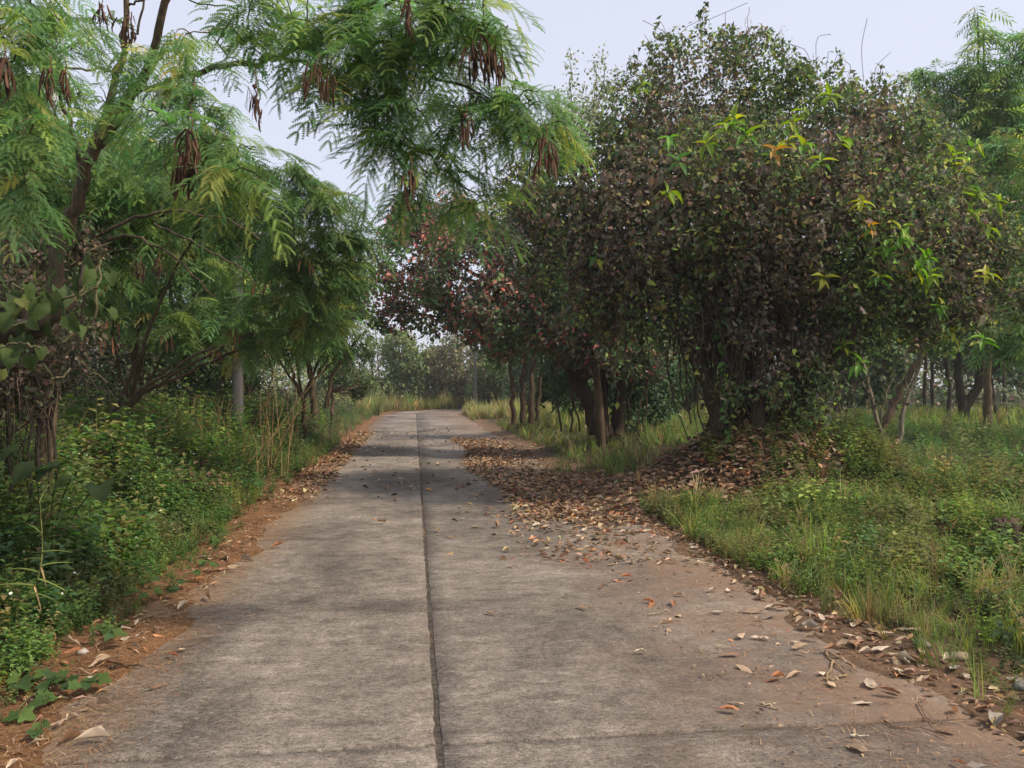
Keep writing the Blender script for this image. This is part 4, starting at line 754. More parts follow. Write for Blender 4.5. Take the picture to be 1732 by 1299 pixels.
for x, y, s in ((60, 800, 60), (100, 798, 55), (170, 830, 60), (120, 820, 40), (0, 745, 50), (30, 770, 40)):
    e = P(x, y - 10, 6.1); mb.tube(path([b0, b0 * .4 + e * .6 + A([0, 0, .08]), e], 7), .006, 4, (.08, .10, .04)); dr = nrm(A([rng.normal(0, .7), -.6, -.15])); place('leaf', hm[int(rng.integers(2))], frames(e[None], dr[None], nrm(A([[rng.normal(0, .3), -.4, 1.]])), A([.75 * s * 6.1 / F]))[0], bw)
mb.build('stem', M_twig, bw)

# --- brown tangle of dead vines in front of the near trunk
dv = thing('dead_vine_tangle', 'brown tangle of dead vines around the foot of the forked trunk', 'vine', gp(A([-3.9]), A([7.0]))[0]); tb = blobs_w([(60, 430, 8.6, 60), (140, 415, 8.8, 40), (20, 500, 8, 50), (110, 560, 8.2, 60), (75, 570, 7.0, 45), (70, 630, 6.95, 42), (50, 680, 6.8, 35), (15, 650, 6.6, 45), (30, 600, 6.6, 40)])
vs = MB()
for i in range(170):
    k_ = rng.integers(len(tb)); p0 = tb[k_, :3] + rvec(1)[0] * tb[k_, 3]; p1 = p0 + A([rng.normal(0, .2), rng.normal(0, .15), rng.normal(-.2, .3)]); vs.tube(path([p0, (p0 + p1) / 2 + rng.normal(0, .1, 3), p1], 8, .008), rng.uniform(.002, .006), 3, A([.10, .08, .062]) * rng.uniform(.4, 1.7))
for x, d in ((35, 6.7), (62, 6.9), (85, 7.1), (12, 6.5), (100, 7.2), (48, 6.6)):
    b = gp(A([(x - CX) * d / F]), A([d]))[0]; vs.tube(path([b, P(x + rng.normal(0, 12), 700, d), P(x + rng.normal(0, 20), 600, d), P(x + rng.normal(0, 25), 500, d)], 14, .015), rng.uniform(.01, .022), 5, (.05, .042, .036))
vs.build('vine_stem', M_twig, dv)['kind'] = 'stuff'
cr = MB(); leaves(cr, tb, 4600, .06, [(3, (.05, .055, .032)), (3, (.075, .055, .04)), (1.5, (.12, .085, .055)), (1, (.055, .075, .032))], LF2, .2, 1.1, .0, .3); cr.build('dead_leaves', M_thick_shaded, dv)['kind'] = 'stuff'

# ------------------------------------------------------------------ undergrowth, weeds and grass (uncountable)
def region(n, smin, smax, umin, umax, side, near_bias=1.0, pad=1.2):
    """random points beside the road, at distance u from its edge, kept to the part of the place in view"""
    out = []
    got = 0
    while got < n:
        s = smin + (smax - smin) * rng.random(n * 2) ** near_bias; u = rng.uniform(umin, umax, n * 2); t = (-HL - u) if side < 0 else (HR + u); xy = st2xy(s, t)
        ok = (np.abs(xy[:, 0]) < .64 * xy[:, 1] + pad) & (xy[:, 1] > 2.0); out.append(np.concatenate([xy[ok], u[ok, None], s[ok, None]], 1)); got += ok.sum()
    return np.concatenate(out)[:n]
def undergrowth(label, regs, name='undergrowth', mat=None):
    mb = MB()
    for (n, a, b, u0, u1, side, h0, h1, size, p) in regs:
        q = region(n, a, b, u0, u1, side, pad=3); z = gz(q[:, 0], q[:, 1]); hh = h0 + (h1 - h0) * (.5 + .5 * wob(q[:, 0], q[:, 1], .45, 1.)) ; pos = np.stack([q[:, 0], q[:, 1], z + hh * rng.random(n) ** .8], -1)
        scatter_mix(mb, LF2, frames(pos, nrm(rvec(n) + A([0, 0, -.2])), nrm(rvec(n) + A([0, 0, .7])), size * rng.uniform(.6, 1.4, n)), pal(p, n, .3))
    return tag(mb.build(name, mat or M_thick_shaded), label, 'undergrowth', None, 'stuff')
U_PAL = [(4, (.034, .046, .025)), (2, (.05, .064, .03)), (2.2, (.058, .048, .036)), (.7, (.10, .078, .055))]  # undergrowth colours, darkened to carry the shade under the trees
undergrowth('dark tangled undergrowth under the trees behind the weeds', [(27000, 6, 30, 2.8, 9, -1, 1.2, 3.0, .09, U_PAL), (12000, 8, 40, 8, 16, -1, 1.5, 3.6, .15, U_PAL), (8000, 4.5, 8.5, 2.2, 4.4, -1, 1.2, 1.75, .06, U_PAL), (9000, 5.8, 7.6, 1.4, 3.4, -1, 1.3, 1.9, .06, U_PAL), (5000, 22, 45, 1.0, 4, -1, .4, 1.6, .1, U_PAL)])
mb = MB(); n = 42000; x = rng.uniform(-45, 62, n); y = 62 + rng.uniform(-4, 8, n) + .0 * x; hh = 2.6 + 2.6 * (.5 + .5 * wob(x, y, .12)) + (x > 4) * 3.2 - 1.6 * ((x > -13) & (x < 2)); pos = np.stack([x, y, hh * rng.random(n) ** .85], -1)
scatter_mix(mb, LF2, frames(pos, nrm(rvec(n) + A([0, 0, -.2])), nrm(rvec(n) + A([0, -.6, .5])), .34 * rng.uniform(.6, 1.4, n)), pal([(3, (.07, .09, .042)), (2, (.095, .11, .055)), (1, (.12, .10, .065))], n, .25)); tag(mb.build('far_thicket', M_dull), 'hazy far thicket closing off the field and the bend', 'thicket', None, 'stuff')
for k_, (n, x0, x1, y0, y1, h) in enumerate(((9000, 3, 30, 24, 45, 1.1), (17000, 7, 44, 33, 56, 3.3))):
    mb = MB(); x = rng.uniform(x0, x1, n); y = rng.uniform(y0, y1, n); cl = wob(x, y, .3, k_) > .12 - .6 * k_; x, y = x[cl], y[cl]; n = len(x); pos = np.stack([x, y, h * (.6 + .5 * wob(x, y, .5)) * rng.random(n)], -1)
    scatter_mix(mb, LF2, frames(pos, nrm(rvec(n)), nrm(rvec(n) + A([0, 0, .6])), .16 * (1 + k_ * .5) * rng.uniform(.6, 1.4, n)), pal(U_PAL, n, .3)); tag(mb.build('undergrowth', M_dull), ('low scrub scattered over the shaded field', 'taller scrub towards the far edge of the field')[k_], 'undergrowth', None, 'stuff')

W_PAL = [(5, (.075, .135, .036)), (3, (.055, .11, .038)), (2, (.12, .165, .040)), (.7, (.17, .15, .06)), (.4, (.14, .095, .06))]
W_PALR = [(5, (.078, .12, .034)), (3, (.058, .094, .030)), (2, (.125, .15, .04)), (1.3, (.15, .12, .055))]
G_PAL = [(4, (.12, .165, .045)), (2, (.16, .185, .05)), (1, (.24, .20, .10))]; DRYG = [(3, (.30, .235, .13)), (1, (.22, .19, .08))]
def weeds(q, Ts, h, palette, mb, jit=.25, tilt=.18):
    n = len(q); pos = gp(q[:, 0], q[:, 1], -.01); patch = np.exp(.28 * wob(q[:, 0], q[:, 1], .9, 3.))[:, None]; h = h * np.exp(.45 * wob(q[:, 0], q[:, 1], 1.1, 5.) + .25 * wob(q[:, 0], q[:, 1], 3.3, 1.)); br = (.45 * smooth(wob(q[:, 0], q[:, 1], 1.6, 7.), .12, .55))[:, None]
    scatter_mix(mb, Ts, upright(pos, h * rng.uniform(.6, 1.3, n), tilt=tilt), (pal(palette, n, jit) * (1 - br) + br * A([.135, .105, .055])) * patch)
lw = MB()
q = region(3000, 2.2, 10, .12, 3.6, -1, .9); k = q[:, 2] < .75; weeds(q[k], HERB, .18 + .30 * smooth(q[k, 2], .1, .8), W_PAL, lw); q = q[~k][:1900]; weeds(q, HERBT, .38 + .26 * smooth(q[:, 2], .7, 1.6), W_PAL, lw)
q = region(500, 2.2, 9, -.05, .5, -1); weeds(q, HERB, .11, W_PAL, lw)
q = region(2800, 9, 22, .05, 4.5, -1, .8); weeds(q, HERBF, .3 + .42 * smooth(q[:, 2], .1, 1.8), W_PAL, lw)
q = region(1100, 20, 46, .1, 6, -1); weeds(q, HERBF, .35 + .35 * smooth(q[:, 2], .1, 2), W_PAL, lw)
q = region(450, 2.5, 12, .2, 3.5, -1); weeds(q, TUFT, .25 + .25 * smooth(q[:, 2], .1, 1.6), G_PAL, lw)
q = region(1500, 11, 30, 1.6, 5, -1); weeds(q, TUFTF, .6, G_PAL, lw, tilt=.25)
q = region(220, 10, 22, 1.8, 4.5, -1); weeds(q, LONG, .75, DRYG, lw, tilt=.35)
tag(lw.build('weeds', M_weed), 'dense green weeds with tiny white flowers covering the verge below the leucaenas', 'weeds', None, 'stuff')
fl = MB(); q = region(260, 3, 11, .3, 3.0, -1); pos = gp(q[:, 0], q[:, 1]) + A([0, 0, 1]) * ((.16 + .5 * smooth(q[:, 2], .1, 1.6)) * rng.uniform(.75, 1.15, len(q)))[:, None]
flo = fan_leaf([(.5 + .5 * math.cos(a) * (1 if i % 2 else .7), .5 * math.sin(a) * (1 if i % 2 else .7)) for i, a in enumerate(np.linspace(0, 6.283, 11)[:-1])], 0)
fl.scatter(flo, upright(pos, .018 * rng.uniform(.7, 1.3, len(q)), tilt=.5), pal([(4, (.72, .72, .66)), (1, (.7, .6, .2))], len(q), .08)); tag(fl.build('flowers', M_weed), 'tiny white flower heads sprinkled over the weeds', 'flowers', None, 'stuff')

rw = MB()
def off_mound(q, k=1.0): return q[np.exp(-((q[:, 0] - MX + .5) / 1.5) ** 2 - ((q[:, 1] - MY + .6) / 1.25) ** 2) < k]
q = region(3300, 2.2, 10.5, .25, 6.2, 1, .85); q = off_mound(q, .35); hol = (((q[:, 0] - 4.15) / .5) ** 2 + ((q[:, 1] - 6.95) / .62) ** 2) > 1; q = q[hol]; q = q[(wob(q[:, 0], q[:, 1], 1.9, 4.) < .42) | (rng.random(len(q)) < .25)]; weeds(q, HERB, .10 + .20 * smooth(q[:, 2], .1, 1.2), W_PALR, rw)
q = region(900, 8, 13, 1.2, 4.5, 1); weeds(q[(q[:, 0] > MX - .5) | (wob(q[:, 0], q[:, 1], 1.7, 2.) > .25)], HERB, .3, W_PALR, rw)
q = region(900, 5.5, 10, .1, 1.6, 1); q = off_mound(q, .3); weeds(q, HERB, .22, W_PALR, rw)
q = region(2500, 10, 24, 2.3, 12, 1, .8); q = off_mound(q, .45); weeds(q, HERBF, .34, W_PAL, rw)
q = region(1700, 10.5, 32, .5, 5, 1); q = off_mound(q, .25); weeds(q, TUFTF, .34, [(4, (.085, .125, .036)), (2, (.11, .14, .04)), (1, (.2, .17, .09))], rw, tilt=.3)  # grass colour darkened here to paint in the shade of the trees
q = region(650, 4, 10.5, .15, 2.4, 1); q = off_mound(q, .3); q = q[(((q[:, 0] - 4.15) / .5) ** 2 + ((q[:, 1] - 6.95) / .62) ** 2) > 1]; weeds(q, TUFT, .24, G_PAL, rw)
q = region(3400, 20, 46, 1.5, 26, 1, .85, 3); weeds(q, TUFTF, .5, [(3, (.115, .165, .04)), (2, (.15, .185, .05)), (1, (.2, .18, .08))], rw)
q = region(420, 3.5, 11, .1, 4, 1); q = off_mound(q, .3); q = q[(((q[:, 0] - 4.15) / .5) ** 2 + ((q[:, 1] - 6.95) / .62) ** 2) > 1]; weeds(q, LONG, .36, G_PAL, rw, tilt=.3); q = region(160, 3.5, 11, .3, 5, 1); weeds(q, LONG, .34, DRYG, rw, tilt=.5)
tag(rw.build('weeds', M_weed), 'low green weeds over the field beyond the leaf mound', 'weeds', None, 'stuff')
bg_ = MB(); q = region(2500, 44, 61, .1, 7, -1, 1, 4)[:, :4]; weeds(q, TUFTF, .95, [(3, (.13, .155, .05)), (2, (.19, .175, .08)), (1, (.10, .135, .04))], bg_, tilt=.25)
q = region(900, 38, 46, .1, 5, 1, 1, 4); weeds(q, TUFTF, .7, [(3, (.16, .18, .06)), (1, (.23, .20, .10))], bg_, tilt=.25)
tag(bg_.build('tall_grass', M_weed), 'yellowish tall grass around the outside of the bend', 'grass', None, 'stuff')

# ------------------------------------------------------------------ leaf litter and needle litter (uncountable part)
DRY = [grid_leaf(ovate(.44), 8, c, b, .25, cu, i + 70) for i, (c, b, cu) in enumerate(((.15, .06, .12), (-.1, .12, .06), (.3, -.08, .18), (.05, .16, -.1), (.45, .03, .25), (.1, -.08, .08)))]
DRYM = [grid_leaf(ovate(.46), 4, c, b, .2, cu, i + 170) for i, (c, b, cu) in enumerate(((.3, .1, .25), (-.2, .2, .1), (.5, -.15, .3), (.1, .3, -.15)))]
DRYS = [leaf4(.5, .18, .2), leaf4(.6, .3, -.1), leaf4(.42, -.1, .3)]
L_PAL = [(4, (.25, .165, .10)), (3, (.175, .11, .066)), (2.5, (.32, .235, .15)), (1.2, (.33, .17, .085)), (1, (.10, .066, .044))]
lt = MB()
def litter(x, y, size, Ts, lift=.004, palette=L_PAL, tl=.38):
    n = len(x); s, t = xy2st(x, y); z = np.where((t > -HL) & (t < HR), np.maximum(gz(x, y, (s, t)), .004), gz(x, y, (s, t))); pos = np.stack([x, y, z + lift + rng.random(n) * .018], -1); a = rng.uniform(0, 6.283, n)
    scatter_mix(lt, Ts, frames(pos, np.stack([np.cos(a), np.sin(a), rng.normal(0, .2, n)], -1), nrm(np.stack([rng.normal(0, tl, n), rng.normal(0, tl, n), np.ones(n)], -1)), size * rng.uniform(.6, 1.3, n)), pal(palette, n, .25))
def st_cloud(n, s0, s1, tf):
    s = rng.uniform(s0, s1, n); t = tf(s, n); return st2xy(s, t).T
x, y = st_cloud(4200, 9.2, 24, lambda s, n: 1.0 + .5 * np.sin(s * .7) * .3 + np.abs(rng.normal(0, .75, n))); k = (x < 3.2) & (rng.random(len(x)) < np.where(xy2st(x, y)[1] > 2.5, .3, 1.)); litter(x[k], y[k], .10, DRYS)
x, y = st_cloud(2100, 8.8, 14, lambda s, n: 2.05 + np.abs(rng.normal(0, .9, n)) - .35 * rng.exponential(1, n)); litter(x, y, .105, DRYM)
x, y = st_cloud(420, 6.8, 10, lambda s, n: 1.6 + rng.normal(0, .5, n)); litter(x, y, .08, DRYM)
x, y = st_cloud(800, 11, 30, lambda s, n: rng.uniform(-1.6, 1.2, n)); k = rng.random(len(x)) < .45; litter(x[k], y[k], .09, DRYS)
x, y = st_cloud(1700, 11, 28, lambda s, n: -1.45 - np.abs(rng.normal(0, .35, n))); litter(x, y, .10, DRYS)
x = MX - .55 + rng.normal(0, .8, 2300); y = MY - .8 + rng.normal(0, .55, 2300); litter(x[::2], y[::2], .12, DRYM, tl=.5); litter(x[1::2], y[1::2], .12, DRYS, tl=.5)
x = MX + 1.3 + rng.normal(0, .5, 500); y = MY - 1.0 + rng.normal(0, .5, 500); litter(x, y, .12, DRYM, tl=.5)
x, y = st_cloud(700, 2.4, 9, lambda s, n: 2.35 + np.abs(rng.normal(0, .32, n))); litter(x, y, .06, DRYM)
x, y = st_cloud(420, 2.4, 9, lambda s, n: 1.3 + rng.random(n) * 1.1); litter(x, y, .028, DRYS)
x, y = st_cloud(600, 2.4, 11, lambda s, n: -1.62 - np.abs(rng.normal(0, .25, n))); litter(x, y, .07, [leaf4(.22, .12, .1), leaf4(.16, .1, .2)])
tag(lt.build('leaf_litter', M_dry), 'carpet of brown fallen leaves along the shaded road edge and over the mound', 'leaf litter', None, 'stuff')
nl = MB()
def needles(n, s0, s1, tf, size, palette):
    x, y = st_cloud(n, s0, s1, tf); s, t = xy2st(x, y); z = np.maximum(gz(x, y, (s, t)), np.where((t > -HL) & (t < HR), .004, -1)); a = rng.uniform(0, 6.283, n)
    nl.scatter(T_([(0, -.02, 0), (1, 0, .02), (0, .02, 0)], [[(0, 1, 2)]]), frames(np.stack([x, y, z + .003 + rng.random(n) * .006], -1), np.stack([np.cos(a), np.sin(a), rng.normal(0, .08, n)], -1), np.tile(A([0, 0, 1.]), (n, 1)), size * rng.uniform(.5, 1.6, n)), pal(palette, n, .3))
N_PAL = [(3, (.30, .165, .08)), (2, (.38, .25, .14)), (1, (.15, .085, .05))]
needles(17000, 2.3, 13, lambda s, n: -1.66 + rng.normal(0, .22, n), .055, N_PAL); needles(5000, 2.3, 9, lambda s, n: 2.15 + rng.normal(0, .4, n), .055, N_PAL); needles(1500, 2.4, 9, lambda s, n: rng.uniform(.9, 2.2, n), .035, N_PAL)
tag(nl.build('needle_litter', M_dry), 'rust-coloured fine litter drifted along both road edges', 'litter', None, 'stuff')

# ------------------------------------------------------------------ single fallen leaves
dcol = {'tan': (.31, .225, .15), 'pale': (.37, .30, .225), 'brown': (.20, .115, .068), 'rust': (.33, .15, .075), 'grey': (.23, .20, .165), 'dark': (.085, .05, .037)}
dmesh = {}
for c in dcol:
    for i, t in enumerate(DRY):
        q = MB(); q.scatter(t, np.eye(3, 4)[None], A(dcol[c])); dmesh[c, i] = q.mesh('dry_leaf', M_dry, True)
def drop(x, y, size, c, label, group=None, lift=0., shape=None, yaw=None, wid=1.0):
    s, t = xy2st(A([x]), A([y])); z = gz(A([x]), A([y]), (s, t))[0]
    if -HL < t[0] < HR: z = max(z, .003)
    a = rng.uniform(0, 6.283) if yaw is None else yaw
    M = frames(A([[x, y, z + .012 + lift]]), A([[math.cos(a), math.sin(a), rng.normal(.04, .1)]]), nrm(A([[rng.normal(0, .14), rng.normal(0, .14), 1.]])), A([size]), A([wid]))[0]
    return tag(place('dry_leaf', dmesh[c, int(rng.integers(6)) if shape is None else shape], M), label, 'leaf', group)
def px2g(px, py): d = F * CAMZ / (py - CY); return (px - CX) * d / F, d
# leaves that stand alone in the picture
for px, py, sz, c, lb, w in ((1475, 1193, .11, 'pale', 'pale smooth leaf lying flat just below the jagged whitish one', 1), (1475, 1168, .13, 'pale', 'jagged whitish leaf on the road opposite the twig bundle', 1.2), (1410, 1165, .08, 'tan', 'small tan leaf just beside the twig bundle', 1.1), (1300, 1083, .11, 'pale', 'pale pointed leaf alone on the dark stained concrete', 1), (1340, 1100, .11, 'tan', 'tan leaf beside the pale pointed leaf', .8),
        (1250, 1110, .12, 'brown', 'brown leaf with one lifted pale edge near the middle of the far lane', .9), (1245, 1128, .12, 'tan', 'broken tan leaf touching the brown lifted one', .8), (1230, 1003, .1, 'pale', 'cream leaf on the open concrete by the verge', 1), (1280, 1005, .12, 'brown', 'narrow brown leaf next to the cream one', .6), (1255, 1037, .16, 'tan', 'wide crumpled tan leaf on the open concrete', .8),
        (1105, 1020, .15, 'rust', 'rust-brown curled leaf, first of the pair mid-lane', .6), (1135, 1020, .13, 'rust', 'rust-brown curled leaf, second of the pair mid-lane', .7), (1147, 1045, .12, 'tan', 'two-lobed tan leaf below the rust-brown pair', .7), (1127, 1066, .06, 'tan', 'very small tan leaf below the two-lobed one', 1), (820, 1038, .10, 'tan', 'lone tan leaf beside the centre joint', .6),
        (686, 944, .07, 'brown', 'small upright red-brown leaf in the lane next to the weeds', .8), (655, 885, .22, 'rust', 'long reddish leaf in the shade on the lane next to the weeds', .5), (568, 874, .1, 'pale', 'pale leaf in the shade near the weedy edge', .6), (855, 875, .09, 'tan', 'tan leaf at the edge of the shade past the centre joint', .7), (940, 949, .13, 'rust', 'flat orange-red leaf in the sunny lane', .5),
        (1020, 948, .08, 'pale', 'pale leaf nearest the orange-red one', .9), (1037, 957, .1, 'tan', 'tan leaf between the pale one and the verge drift', .7), (1160, 1010, .11, 'tan', 'broad tan leaf above the rust-brown pair', .6), (1465, 1275, .10, 'tan', 'heart-shaped tan leaf near the lowest cross joint', 1.2), (300, 1103, .07, 'tan', 'crumpled yellowish leaf alone on the weedy-side lane', 1), (240, 1172, .15, 'brown', 'narrow twisted brown leaf on the weedy-side lane', .35),
        (40, 1190, .12, 'brown', 'large rolled brown leaf among creeping plants at the road edge', .9), (150, 1135, .2, 'tan', 'long straw-coloured leaf on the rust litter', .25), (260, 1045, .19, 'pale', 'long pale bamboo-like leaf by the middle creeping plant', .3), (205, 1090, .13, 'pale', 'cream folded leaf below the middle creeping plant', .5), (385, 960, .12, 'tan', 'tan leaf by the weeds where the litter strip narrows', .5), (325, 988, .13, 'rust', 'orange leaf resting against the lobed green leaves', .8)):
    x, y = px2g(px, py); drop(x, y, sz, c, lb, wid=w, shape=int(rng.choice([0, 1, 3, 5])))
# drifts: leaves nothing tells apart share one label per drift
def drift(n, gen, label, group, size, cols, wid=(.6, 1.1), lift=.01):
    for i in range(n):
        x, y = gen(); cc = str(rng.choice(cols)); drop(x, y, size * rng.uniform(.7, 1.3), cc, label.replace('COL', {'pale': 'whitish', 'rust': 'reddish'}.get(cc, cc)), group, rng.uniform(0, lift), wid=rng.uniform(*wid))
def on(s0, s1, tm, ts): return lambda: tuple(st2xy(A(rng.uniform(s0, s1)), A(tm + rng.normal(0, ts))))
drift(75, on(2.9, 5.6, 2.45, .22), 'COL dry leaf in the drift along the grassy verge closest to the camera', 'dry leaves drifted along the near grassy verge', .105, ['pale', 'tan', 'tan', 'grey', 'brown'])
drift(45, on(5.6, 8.6, 2.35, .2), 'COL dry leaf in the drift between the tall grass tuft and the leaf mound', 'dry leaves drifted below the leaf mound', .10, ['tan', 'brown', 'tan', 'pale'])
drift(26, on(5.5, 8.4, 1.55, .4), 'small COL dry leaf blown onto the sunny lane below the mound', 'dry leaves blown onto the sunny lane', .085, ['tan', 'rust', 'pale', 'brown'], (.4, .9))
drift(14, on(2.8, 5.2, 1.75, .35), 'COL dry leaf scattered on the stained concrete of the near lane', 'dry leaves scattered on the near lane', .08, ['pale', 'tan', 'rust'], (.4, 1))
drift(55, on(8.2, 10.2, 2.1, .38), 'COL leaf in the sunlit front edge of the mound drift', 'dry leaves at the sunlit front of the mound drift', .115, ['tan', 'rust', 'tan', 'brown', 'pale'], lift=.03)
drift(55, on(3.0, 8.5, -1.78, .16), 'narrow COL straw-like leaf in the litter strip along the weeds', 'straw-coloured leaves along the weedy edge', .13, ['tan', 'pale', 'rust', 'brown'], (.2, .5))

# ------------------------------------------------------------------ twigs, stones, stump
def twig(label, pts, r, col=(.22, .16, .115), group=None):
    mb = MB(); p0 = A(pts[0][0])
    for q in pts: mb.tube(path(q, 9, .004), np.linspace(r, r * .5, 9), 5, col, True)
    return tag(mb.build('twig', M_twig, None, True, origin=p0), label, 'twig', group)
def g3(px, py, lift=.012): x, y = px2g(px, py); return [x, y, max(0, gz(A([x]), A([y]))[0]) + lift]
twig('bundle of broken forked twigs and dead leaf stalks on the road', [[g3(1395, 1105), g3(1410, 1125), g3(1432, 1145)], [g3(1408, 1120), g3(1400, 1145), g3(1394, 1152)], [g3(1432, 1145), g3(1412, 1150), g3(1395, 1153)], [g3(1402, 1112, .03), g3(1430, 1128, .03), g3(1450, 1140)]], .008, (.34, .25, .17))
twig('long curved stalk lying in the near leaf drift', [[g3(1490, 1220), g3(1520, 1232), g3(1562, 1235), g3(1600, 1250)]], .005)
twig('short white straight stick near the lowest cross joint', [[g3(1436, 1247), g3(1468, 1248)]], .006, (.5, .45, .4))
twig('thin bent stalk standing in the near leaf drift', [[g3(1552, 1190), g3(1565, 1215), g3(1590, 1235)]], .004)
twig('pale stick on the sunny concrete under the mound drift', [[g3(1095, 1042), g3(1130, 1036)]], .006, (.42, .34, .26))
twig('thin pale stick across the middle of the sunny lane', [[g3(1180, 1102), g3(1220, 1104)]], .004, (.42, .34, .26))
twig('pale short stick on the stained patch of the near lane', [[g3(1285, 1193), g3(1320, 1203)]], .007, (.45, .36, .27))
twig('dark curved twig along the base of the verge grass', [[g3(1480, 1050), g3(1530, 1065), g3(1560, 1085)]], .008, (.12, .085, .06))
twig('dark stick lying across the edge of the rust litter', [[g3(185, 1135), g3(215, 1132), g3(242, 1130)]], .008, (.10, .075, .055))
twig('brown stick between two creeping plants', [[g3(105, 1088), g3(135, 1095), g3(158, 1095)]], .01, (.15, .10, .075))
def stone(label, px, py, size, col):
    x, y = px2g(px, py); r = np.random.default_rng(px); V = []; Fc = []; n, m = 7, 5
    for i in range(m):
        for j in range(n):
            a = 6.283 * j / n; b = math.pi * (i / (m - 1)); rr = size * r.uniform(.8, 1.15); V.append((rr * math.sin(b) * math.cos(a) * 1.2, rr * math.sin(b) * math.sin(a), rr * .6 * math.cos(b)))
    Fc = [(i * n + j, (i + 1) * n + j, (i + 1) * n + (j + 1) % n, i * n + (j + 1) % n) for i in range(m - 1) for j in range(n)]
    mb = MB(); mb.add(A(V), A(Fc), col); o = mb.build('stone', M_stone, None, True); o.location = (x, y, max(0, gz(A([x]), A([y]))[0]) + size * .3); return tag(o, label, 'stone', 'small stones')
stone('pale chalky stone on the rust litter beside a creeping plant', 140, 1112, .035, (.42, .38, .33)); stone('round grey stone at the foot of the verge grass', 1560, 1097, .045, (.26, .24, .22)); stone('tan stone half under the verge grass', 1622, 1118, .05, (.33, .26, .19)); stone('grey stone at the edge of the picture by the verge', 1728, 1165, .045, (.25, .24, .23))
x, y = 4.42, 7.4; st_ = thing('tree_stump', 'crumbling brown stump in the hollow of the grassy bank', 'stump', (x, y, gz(A([x]), A([y]))[0] - .05)); b0 = A(st_.location); mb = MB(); n, m = 26, 12; V = []
for i in range(m):
    for j in range(n):
        a = 6.283 * j / n; u = i / (m - 1); rr = .13 * (1.25 - .55 * u + .35 * max(0, u - .8)) * (1 + .16 * math.sin(5 * a + 3 * u) + rng.normal(0, .05)); V.append(b0 + A([rr * math.cos(a), rr * math.sin(a), .52 * u + (rng.normal(0, .025) if i == m - 1 else 0)]))
Fc = [(i * n + j, i * n + (j + 1) % n, (i + 1) * n + (j + 1) % n, (i + 1) * n + j) for i in range(m - 1) for j in range(n)]; V.append(b0 + A([0, 0, .46])); t3 = [((m - 1) * n + j, (m - 1) * n + (j + 1) % n, m * n) for j in range(n)]
mb.add(A(V), [A(Fc), A(t3)], (.12, .088, .068)); mb.build('stump_wood', M_bark, st_, True)
mb = MB()
for i in range(70):
    a = rng.uniform(0, 6.283); p = b0 + A([.13 * math.cos(a), .13 * math.sin(a), rng.uniform(.15, .5)]); mb.tube(path([p, p + A([.05 * math.cos(a), .05 * math.sin(a), -.05]), p + A([.06 * math.cos(a + .5), .06 * math.sin(a + .5), -.2])], 5), .003, 3, A([.2, .15, .11]) * rng.uniform(.6, 1.3))
mb.build('root_fibres', M_twig, st_)['kind'] = 'stuff'

# ------------------------------------------------------------------ single plants along the verges
def grass_plant(label, px, d, h, nb, palette, lean=.5, w=.0085, group=None, name='grass_tuft', spread=.05):
    x = (px - CX) * d / F; p = gp(A([x]), A([d]))[0]; root = thing(name, label, 'grass', p, group)
    ms = []
    for v in range(4):
        q = MB(); q.scatter(tuft(1, 200 + v * 7 + int(px), w, lean, 6, 0), np.eye(3, 4)[None], pal(palette, 1, .15)[0]); ms.append(q.mesh('blade', M_weed))
    for i in range(nb):
        a = rng.uniform(0, 6.283); M = upright((p + A([rng.normal(0, spread), rng.normal(0, spread), -.01]))[None], A([h * rng.uniform(.6, 1.15)]), tilt=.16)[0]; place('blade', ms[int(rng.integers(4))], M, root)
    return root
YG = [(3, (.16, .24, .05)), (1, (.22, .26, .07))]; VG = [(3, (.13, .19, .045)), (1, (.22, .20, .08))]
grass_plant('tallest bright green grass tuft on the verge below the mound', 1383, 6.45, .62, 34, YG, .45, .010)
GV = 'short grass tufts lining the verge'
for (px, d, h), lb in zip(((1335, 6.9, .3), (1420, 6.0, .3), (1455, 5.75, .36), (1480, 5.5, .34), (1515, 5.3, .3), (1550, 5.05, .3), (1585, 4.85, .3), (1615, 4.7, .26), (1690, 4.75, .36), (1722, 4.5, .34), (1290, 7.6, .34), (1250, 8.1, .36), (1440, 6.2, .34), (1500, 5.6, .36)), ('short grass tuft just behind the tallest bright tuft', 'short grass tuft just in front of the tallest bright tuft', 'third short grass tuft in front of the tallest bright one', 'fourth short grass tuft in front of the tallest bright one', 'sixth short grass tuft in front of the tallest bright one', 'seventh short grass tuft in front of the tallest bright one', 'short grass tuft above the round grey stone', 'low grass tuft above the tan half-buried stone', 'grass tuft at the bank below the crumbling stump', 'grass tuft closest to the picture corner on the bank', 'grass tuft second behind the tallest bright one', 'grass tuft at the foot of the leaf mound', 'second short grass tuft in front of the tallest bright one', 'fifth short grass tuft in front of the tallest bright one')):
    grass_plant(lb, px, d, h, 24, VG, .35, .007, GV, spread=.07)
grass_plant('fine long-bladed grass clump by the shaded drift, closest to the road', 955, 14.6, .62, 44, VG, .95, .012, name='grass_clump', spread=.16); grass_plant('fine long-bladed grass clump next to the dark red-leafed trunk', 1035, 14.2, .62, 44, VG, .95, .012, name='grass_clump', spread=.16)
